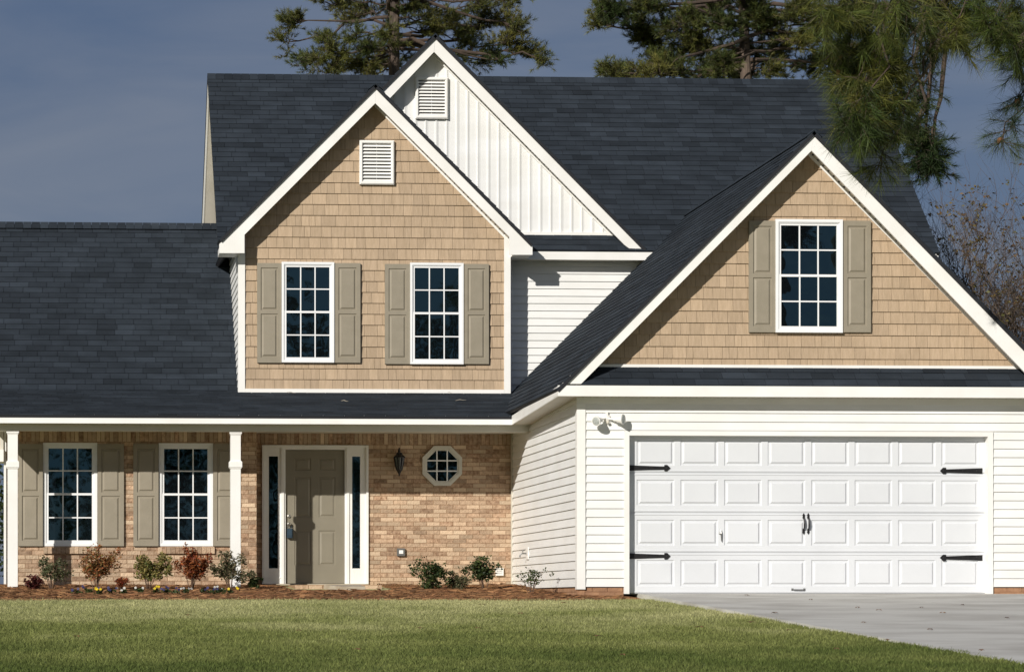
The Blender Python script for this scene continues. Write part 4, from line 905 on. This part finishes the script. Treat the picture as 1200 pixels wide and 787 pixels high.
def pine(loc, top, trunkr, limbs, label, needle='needle', L=.135, W=.0055, n=20, droop=0, tuft_up=.5, trunkpts=None, cat='pine tree', tw=(7, 10), name='pine_tree'):
    """limbs: (start point on trunk, end point, radius of foliage clump (3), number of twigs)"""
    t = thing(name, loc, label, cat, 'pine trees around the house'); mb = MB(); base = Vector(loc)
    tp = trunkpts or [base+Vector((0, 0, -.3)), base.lerp(top, .35)+Vector((.1, 0, 0)), base.lerp(top, .7)+Vector((-.08, 0, 0)), top]
    path = []
    for i in range(len(tp)-1):
        for k in range(4): path.append(Vector(tp[i]).lerp(Vector(tp[i+1]), k/4)+Vector((random.gauss(0, .02), random.gauss(0, .02), 0)))
    path.append(Vector(tp[-1])); m_ = len(path)
    mb.tube(path, [trunkr*(1-.75*i/m_)+.01 for i in range(m_)], 12); mb.build('trunk', M['bark'], t)
    pos = []; dr = []; hue = []; lb = MB(); dead = []
    for (a, b, rad, nt_) in limbs:
        a, b = Vector(a), Vector(b); r0 = max(.014, min(.085, (b-a).length*.015))*(.42 if n > 36 and (b-a).length < 5 else 1); pth = bez(a, b, random.uniform(-.08, .08), 7, .025)
        lb.tube(pth, [r0*(1-.8*i/7)+.004 for i in range(8)], 7)
        hcl = random.gauss(.3, .25)
        for k in range(nt_):
            f = random.uniform(.35, 1.0); i = min(6, int(f*7)); o = pth[i].lerp(pth[i+1], f*7-i)
            u = Vector([random.gauss(0, 1) for _ in range(3)]).normalized()*random.random()**.4
            c = b+Vector((u.x*rad[0], u.y*rad[1], u.z*rad[2]))
            if (c-o).length > max(rad)*1.7: o = pth[-1].lerp(pth[-2], random.random())
            tp_ = bez(o, c, random.uniform(-.12, .1), 4, .05); lb.tube(tp_, [r0*.3+.004, r0*.22+.003, .006, .004, .003], 4, cap=False)
            nk = random.randint(*tw)*(2 if n < 40 else 1)
            for q in range(nk):
                g = random.random(); i2 = min(3, int((.35+.65*g)*4)); s0 = tp_[i2].lerp(tp_[i2+1], random.random())
                d = Vector((random.gauss(0, 1), random.gauss(0, 1), random.gauss(tuft_up, .6))).normalized(); d = (d+(tp_[-1]-tp_[0]).normalized()*.7+Vector((0, 0, tuft_up*.6))).normalized()
                e = s0+d*random.uniform(.1, 1.5 if n > 36 else 2.6)*L
                lb.tube([s0, e], [.004, .003], 3, cap=False); pos.append(e); dr.append(d); hue.append(hcl)
            if random.random() < .12: dead.append(tp_[random.randint(1, 3)])
    lb.build('limbs', M['limb_bark'], t)
    V = needles(np.array([tuple(p) for p in pos]), np.array([tuple(p) for p in dr]), n, L, W, droop=droop); k = len(V)
    tuft_t = np.repeat(np.clip(rng.normal(.5, .22, len(pos)), 0, 1), n); hh = np.repeat(np.array(hue)+rng.normal(0, .15, len(pos)), n)
    big('crown', V.reshape(-1, 3), np.arange(3*k).reshape(-1, 3), needle, t, tint=np.clip(tuft_t+rng.normal(0, .15, k), 0, 1), hue=np.clip(hh+rng.normal(0, .12, k), 0, 1), loc=WL[t.name])
    if n > 36:
        for p in dead[:10]:
            c = MB(); r = random.uniform(.025, .04); c.lathe(p, (random.gauss(0, .4), random.gauss(0, .4), -1), [(0, r*.4), (r*.6, r), (r*1.5, r*.9), (r*2.4, r*.3)], 7)
            c.build('cone', M['cone'], t)
    return t
def limb(tx, ty, cx_, cy_, rx, ry, nt_, Y, dy=0.0, dyc=None, sz=None):
    k = Y/F; dyc = random.uniform(-1.2, 1.2) if dyc is None else dyc
    a = P(tx, ty, Y); b = P(cx_, cy_, Y+dyc); return (a, b, (rx*k*1.12, (sz or max(rx, ry)*.9)*k, ry*k*1.45), nt_)
def rest_of_crown(xc, Y, z0, z1, w0, n, nt_=8):
    out = []
    for i in range(n):
        f = (i+.5)/n; z = z0+(z1-z0)*f; a = random.uniform(0, 2*math.pi); r = w0*(1-.75*f)*random.uniform(.5, 1); out.append((Vector((xc, Y, z-.5*r*.5)), Vector((xc+r*math.cos(a), Y+r*math.sin(a), z+.1)), (.75, .75, .35), nt_))
    return out
# pine behind the white gable
Y1 = 57; L1_ = []
for (ty, cx_, cy_, rx, ry, nt_) in ((60, 352, 72, 22, 9, 14), (66, 382, 66, 22, 11, 18), (75, 410, 78, 24, 9, 16), (30, 345, 28, 20, 10, 15), (20, 332, 50, 8, 14, 7), (40, 375, 48, 18, 9, 10), (5, 385, 5, 24, 9, 16), (10, 410, 22, 18, 10, 12), (30, 415, 45, 14, 10, 8), (55, 432, 60, 14, 12, 12), (40, 455, 45, 16, 14, 10), (70, 455, 80, 24, 9, 16), (82, 425, 88, 26, 6, 10),
    (15, 490, 12, 24, 12, 18), (20, 525, 25, 26, 12, 20), (30, 505, 38, 18, 10, 10), (10, 560, 8, 28, 12, 20), (30, 560, 35, 24, 12, 18), (40, 590, 22, 22, 12, 16), (45, 550, 60, 18, 12, 12), (50, 570, 72, 14, 10, 9), (40, 600, 50, 20, 12, 15), (50, 622, 62, 18, 9, 12), (50, 636, 72, 9, 6, 6), (55, 590, 68, 16, 8, 8), (12, 595, -2, 18, 10, 10), (0, 470, -10, 30, 10, 14), (60, 480, 66, 14, 8, 6), (0, 610, 38, 12, 8, 6), (40, 448, 58, 14, 12, 9), (30, 462, 20, 16, 14, 11), (40, 540, 44, 18, 10, 9), (30, 430, 12, 20, 12, 11), (60, 395, 84, 24, 6, 8)):
    L1_.append(limb(455, ty, cx_, cy_, rx, ry, max(4, int(nt_*.68)), Y1))
xt = X(455, Y1); L1_ += rest_of_crown(xt, Y1, Z(455, -25, Y1), Z(455, -25, Y1)+4.2, 3.4, 16)
pine(Vector((xt, Y1, .25)), Vector((xt+.3, Y1, Z(455, 0, Y1)+4.6)), .21, L1_, 'open crowned pine rising behind the white board and batten gable')
# dense pine behind the right end of the roof
Y2 = 54; L2_ = []
for (ty, cx_, cy_, rx, ry, nt_) in ((30, 700, 28, 14, 8, 9), (20, 720, 15, 18, 10, 14), (30, 745, 30, 18, 10, 14), (15, 760, 5, 24, 9, 16), (60, 760, 50, 20, 12, 18), (70, 712, 84, 16, 7, 9), (80, 735, 90, 22, 7, 12), (60, 775, 72, 22, 12, 20), (75, 790, 88, 24, 8, 14), (30, 795, 30, 22, 13, 20), (50, 815, 55, 22, 14, 22), (80, 830, 84, 22, 10, 16), (10, 830, 8, 26, 11, 18), (30, 850, 35, 18, 12, 14), (60, 860, 70, 18, 12, 14), (85, 870, 90, 20, 6, 9),
    (10, 885, 5, 24, 10, 14), (40, 905, 25, 20, 12, 16), (60, 915, 55, 18, 14, 16), (80, 910, 84, 20, 9, 12), (20, 940, 12, 24, 12, 20), (50, 950, 45, 20, 13, 16), (75, 955, 78, 20, 12, 14), (30, 975, 30, 20, 14, 16), (60, 985, 65, 16, 12, 12), (40, 890, 22, 12, 12, 8), (60, 882, 62, 10, 12, 7), (10, 1030, 20, 22, 14, 14), (40, 1025, 60, 20, 16, 14), (70, 1000, 84, 20, 10, 12), (10, 1065, 10, 20, 12, 9), (40, 760, 88, 22, 7, 10), (20, 815, 20, 16, 10, 12), (60, 845, 78, 16, 10, 10), (20, 1005, 15, 20, 12, 14), (10, 900, 40, 14, 10, 6), (0, 700, 8, 12, 6, 4)):
    L2_.append(limb(886, ty, cx_, cy_, rx, ry, int(nt_*1.0), Y2))
xt = X(886, Y2); L2_ += rest_of_crown(xt, Y2, Z(886, -20, Y2), Z(886, -20, Y2)+4.5, 3.6, 18)
pine(Vector((xt, Y2, .25)), Vector((xt-.3, Y2, Z(886, 0, Y2)+5)), .19, L2_, 'dense pine behind the right end of the main roof, with its trunk showing')
# near pine, trunk just outside the frame on the right, limbs drooping into view
Y3 = 26.5; L3_ = []
for (tx, ty, cx_, cy_, rx, ry, nt_) in ((1040, -120, 975, 15, 28, 24, 15), (1060, -120, 1015, 40, 28, 26, 18), (1090, -120, 1055, 15, 30, 22, 13), (1040, -90, 983, 85, 20, 28, 14), (1080, -90, 1012, 105, 26, 30, 20), (1080, -60, 1000, 150, 16, 20, 13), (1090, -80, 1045, 80, 24, 32, 18), (1100, -40, 1042, 135, 20, 24, 14), (1100, -40, 1028, 170, 12, 12, 5), (1100, 40, 1028, 200, 4, 5, 2)):
    L3_.append(limb(tx, ty, cx_, cy_, rx, ry, nt_, Y3, dyc=random.uniform(-.6, .6)))
L3_.append((P(1345, -150, Y3), P(1020, -110, Y3), (.5, .5, .15), 3))
xt = X(1345, Y3); tz = Z(1345, 0, Y3)
far = []
for (tx, ty, cx_, cy_, rx, ry, nt_) in ((1180, -120, 1130, 20, 26, 20, 10), (1230, -100, 1160, 35, 18, 14, 7), (1180, -120, 1105, 5, 24, 18, 9), (1220, -120, 1150, 12, 26, 20, 10), (1180, -100, 1118, 38, 18, 16, 7), (1230, -100, 1180, 25, 18, 18, 10), (1260, -80, 1192, 52, 16, 18, 11), (1100, -120, 1060, -20, 60, 16, 12), (1150, -120, 1085, 55, 8, 22, 4)):
    far.append(limb(tx, ty, cx_, cy_, rx, ry, nt_, Y3, dyc=random.uniform(-.5, .9)))
pine(Vector((xt, Y3, slope_ground(Y3))), Vector((xt+.1, Y3, tz+5)), .22, L3_+far+rest_of_crown(xt+3.5, Y3, tz+1, tz+4.5, 2.4, 8, 5), 'near pine with long drooping needles hanging in front of the roof at top right', needle='needle_near', L=.24, W=.0030, n=40, droop=.30, tuft_up=.0, tw=(3, 5))
# second near pine: dark twiggy spray and blue green tufts
L4_ = []; Y4 = 31
for (tx, ty, cx_, cy_, rx, ry, nt_) in ((1110, -140, 1084, 180, 15, 15, 16), (1100, -140, 1068, 160, 12, 12, 10), (1110, -140, 1092, 194, 9, 9, 8), (1110, -100, 1072, 112, 9, 26, 9), (1120, -100, 1098, 30, 20, 18, 8), (1400, -160, 1110, -140, 10, 6, 2)):
    L4_.append(limb(tx, ty, cx_, cy_, rx, ry, nt_, Y4, dyc=0))
xt4 = X(1400, Y4)
pine(Vector((xt4, Y4, slope_ground(Y4))), Vector((xt4, Y4, tz+4)), .2, L4_+rest_of_crown(xt4+3, Y4, tz+1, tz+4, 2, 5, 5), 'dark twiggy pine branch end hanging right of the roof edge', needle='lf_dark', L=.13, W=.004, n=24, droop=.1, tuft_up=.1, tw=(5, 8))
L5_ = []; Y5 = 27
for (tx, ty, cx_, cy_, rx, ry, nt_) in ((1260, 20, 1184, 148, 8, 8, 5), (1270, 20, 1192, 118, 9, 9, 5), (1270, 0, 1198, 60, 9, 16, 9), (1270, 10, 1190, 82, 9, 6, 5), (1280, -20, 1205, 30, 12, 12, 8), (1270, 40, 1174, 168, 4, 4, 3), (1430, -10, 1268, 0, 10, 10, 3)):
    L5_.append(limb(tx, ty, cx_, cy_, rx, ry, nt_, Y5, dyc=0))
xt5 = X(1440, Y5)
pine(Vector((xt5, Y5, slope_ground(Y5))), Vector((xt5, Y5, tz+4)), .2, L5_+rest_of_crown(xt5+3, Y5, tz+1, tz+4, 2, 5, 5), 'blue green pine tufts reaching in at the right edge', needle='needle_blue', L=.24, W=.0022, n=44, droop=.25, tuft_up=.1, tw=(2, 3))
# leafless tree at the right edge
def bare_tree():
    Yb = 44; base = Vector((X(1215, Yb), Yb, .2)); t = thing('bare_tree', base, 'thin leafless tree with a few brown leaves at the right edge behind the garage roof', 'tree')
    mb = MB(); tw = MB(); tips = []
    def grow(p, d, L, r, lev):
        n = 4; pts = [p]; 
        for i in range(n):
            d = (d+Vector((random.gauss(0, .12), random.gauss(0, .12), random.gauss(.05, .08)))).normalized(); pts.append(pts[-1]+d*L/n)
        (mb if lev < 2 else tw).tube(pts, [r*(1-.45*i/n) for i in range(n+1)], 6 if lev < 3 else 3, cap=False)
        if lev >= 3: tips.extend(pts[1:])
        if lev >= 5: return
        for i in range((8, 5, 4, 4, 3)[lev]):
            f = random.uniform(.3, 1); q = pts[min(n, max(1, int(f*n+.5)))]
            a = Vector((random.gauss(0, 1), random.gauss(0, 1), random.gauss(.25, .5))).normalized(); grow(q, (d*.9+a*.85).normalized(), L*random.uniform(.55, .78), r*.52, lev+1)
    for k in range(5): grow(base+Vector((random.uniform(-.4, .9), random.uniform(-.5, .5), 0)), Vector((random.uniform(-.22, .15), random.uniform(-.1, .1), 1)).normalized(), 3.5, .05, 0)
    mb.build('trunk', M['bark'], t); tw.build('twigs', M['bark'], t)
    tp = np.array([tuple(p) for p in tips]); k = rng.choice(len(tp), min(len(tp), 4200), replace=False)
    leafy(t, 'leaves', 'lf_brown', None, (.05, .05, .05), 11000, .075, .022, clumps=tp[k], upr=-.2, hues=(.3, .35))
M['lf_brown'] = leafmat('leaf_brown', (.15, .085, .035), (.10, .055, .022), hue=(.15, .15, .05))
bare_tree()
# evergreen hedge seen past the left corner
def bush(name, x, Y, r, h, label, n=5000, leaf=.12):
    t = thing(name, (x, Y, .25), label, 'bush', None); cl = [(x+random.gauss(0, r*.5), Y+random.gauss(0, r*.5), .25+h*random.random()) for _ in range(120)]; mb = MB()
    for i in range(6): a = i; mb.tube([(x, Y, .2), (x+.3*math.cos(a), Y+.3*math.sin(a), .2+h*.5), (x+r*.5*math.cos(a), Y+r*.5*math.sin(a), .2+h*.8)], [.05, .03, .01], 6)
    mb.build('trunk', M['bark'], t); leafy(t, 'foliage', 'lf_dark', None, (.28*max(1, r*.75), .28*max(1, r*.75), .28*max(1, r*.6)), n, leaf, leaf*.25, clumps=np.array(cl), hues=(.3, .3))
bush('evergreen_bush', X(-25, 47), 47, 1.5, 2.7, 'dark evergreen bush beyond the left corner of the house')
# trees across the street, seen only in the window panes
for i, (x, y, h) in enumerate(((2.5, -34, 15), (9.5, -40, 17), (15, -30, 13), (24, -42, 18))):
    g = slope_ground(0); ls = []
    for k in range(26):
        f = (k+.5)/26; z = g+h*(.38+.6*f); a = random.uniform(0, 6.28); r = 3.4*(1-.7*f)*random.uniform(.5, 1); ls.append((Vector((x, y, z-.6)), Vector((x+r*math.cos(a), y+r*math.sin(a), z)), (1.1, 1.1, .6), 7))
    pine(Vector((x, y, g)), Vector((x+.2, y, g+h)), .3, ls, 'tall pine across the street, '+('behind the camera', 'second from the left', 'third and shortest', 'farthest right')[i], L=.3, W=.014, n=14, tw=(4, 6))
for x, y, r, h, lb in ((-5, -33, 3.2, 8.5, 'broad dark evergreen across the street, farthest left'), (1.5, -36, 3.4, 9.5, 'broad dark evergreen across the street, second from the left'), (8, -34, 3.4, 8, 'broad dark evergreen across the street, in the middle'), (15, -35, 3.3, 9, 'broad dark evergreen across the street, second from the right'), (21.5, -33, 3, 7.5, 'broad dark evergreen across the street, farthest right')):
    WLb = bush('evergreen_bush', x, y, r, h, lb, n=24000, leaf=.2)
# ================================================================ fallen leaves on lawn and driveway
M['dead_leaf'] = mat('dead_leaf', (.16, .085, .035), (.10, .05, .022), rough=.8, scale=8, tint=.4)
spots = [(950, 707), (1105, 722), (1005, 716), (1080, 716), (1030, 719), (875, 702), (1150, 770), (610, 724), (560, 742), (925, 745), (478, 706), (492, 742), (700, 752), (820, 741), (660, 711), (980, 768), (1040, 757), (565, 713), (1128, 713), (1012, 733), (1090, 741), (1180, 728), (908, 722), (880, 735), (770, 715), (350, 745), (220, 726), (90, 752), (420, 768), (730, 775)]
for i, (px, py) in enumerate(spots):
    Y = 33.0
    for _ in range(20): Y = max(16, min(33.5, Y+((py-704)-(-(slope_ground(Y))*F/Y))*-.12))
    x = X(px, Y); z = (drive_z(Y)+.008) if x > EDGE+.02 else slope_ground(Y)+.05; mb = MB(); a = random.uniform(0, 6.28); s = random.uniform(.03, .055)
    p = [Vector((x+s*math.cos(a+q)*r, Y+s*math.sin(a+q)*r, z+(.012 if k % 2 else 0)+random.random()*.006)) for k, (q, r) in enumerate(((0, 1.3), (.7, .6), (1.5, .9), (2.3, .5), (3.14, 1.2), (4, .55), (4.8, .85), (5.5, .6)))]
    c = Vector((x, Y, z+.015))
    for k in range(8): mb.face([c, p[k], p[(k+1)%8]], 0, random.random())
    tag(mb.build('fallen_leaf', 'dead_leaf'), 'small curled brown leaf lying on the '+('concrete driveway' if x > EDGE+.02 else 'lawn'), 'leaf', 'fallen leaves on the driveway' if x > EDGE+.02 else 'fallen leaves on the lawn')

# bits of debris left on the porch roof
M['pale_twig'] = mat('pale_twig', (.45, .40, .32), rough=.9)
for i, (px, py, L_, w_) in enumerate(((341, 461.5, .08, .008), (404, 472, .06, .008), (527, 461.5, .04, .007), (540, 471, .10, .010), (655, 448, .05, .01))):
    Y = 39.0
    if i < 4:
        for _ in range(30): Y += (Z(px, py, Y)-(ZPE+(Y-YPF)*PP))*.6
        z = ZPE+(Y-YPF)*PP+.03
        x = X(px, Y); a = random.uniform(-.5, .5); mb = MB(); c = Vector((x, Y, z)); d = Vector((math.cos(a), math.sin(a), PP*math.sin(a)))*L_
        mb.tube([c-d, c-d*.2+Vector((0, 0, .012)), c+d*.4, c+d], [w_*.3, w_*.6, w_*.5, w_*.2], 5)
        tag(mb.build('twig', 'pale_twig'), ('pale twig on the porch roof under the left upstairs window', 'small pale twig on the porch roof between the two upstairs windows', 'tiny pale twig on the porch roof under the right upstairs window', 'largest pale twig on the porch roof, near the right corner of the tan wall')[i], 'twig', 'twigs lying on the porch roof')
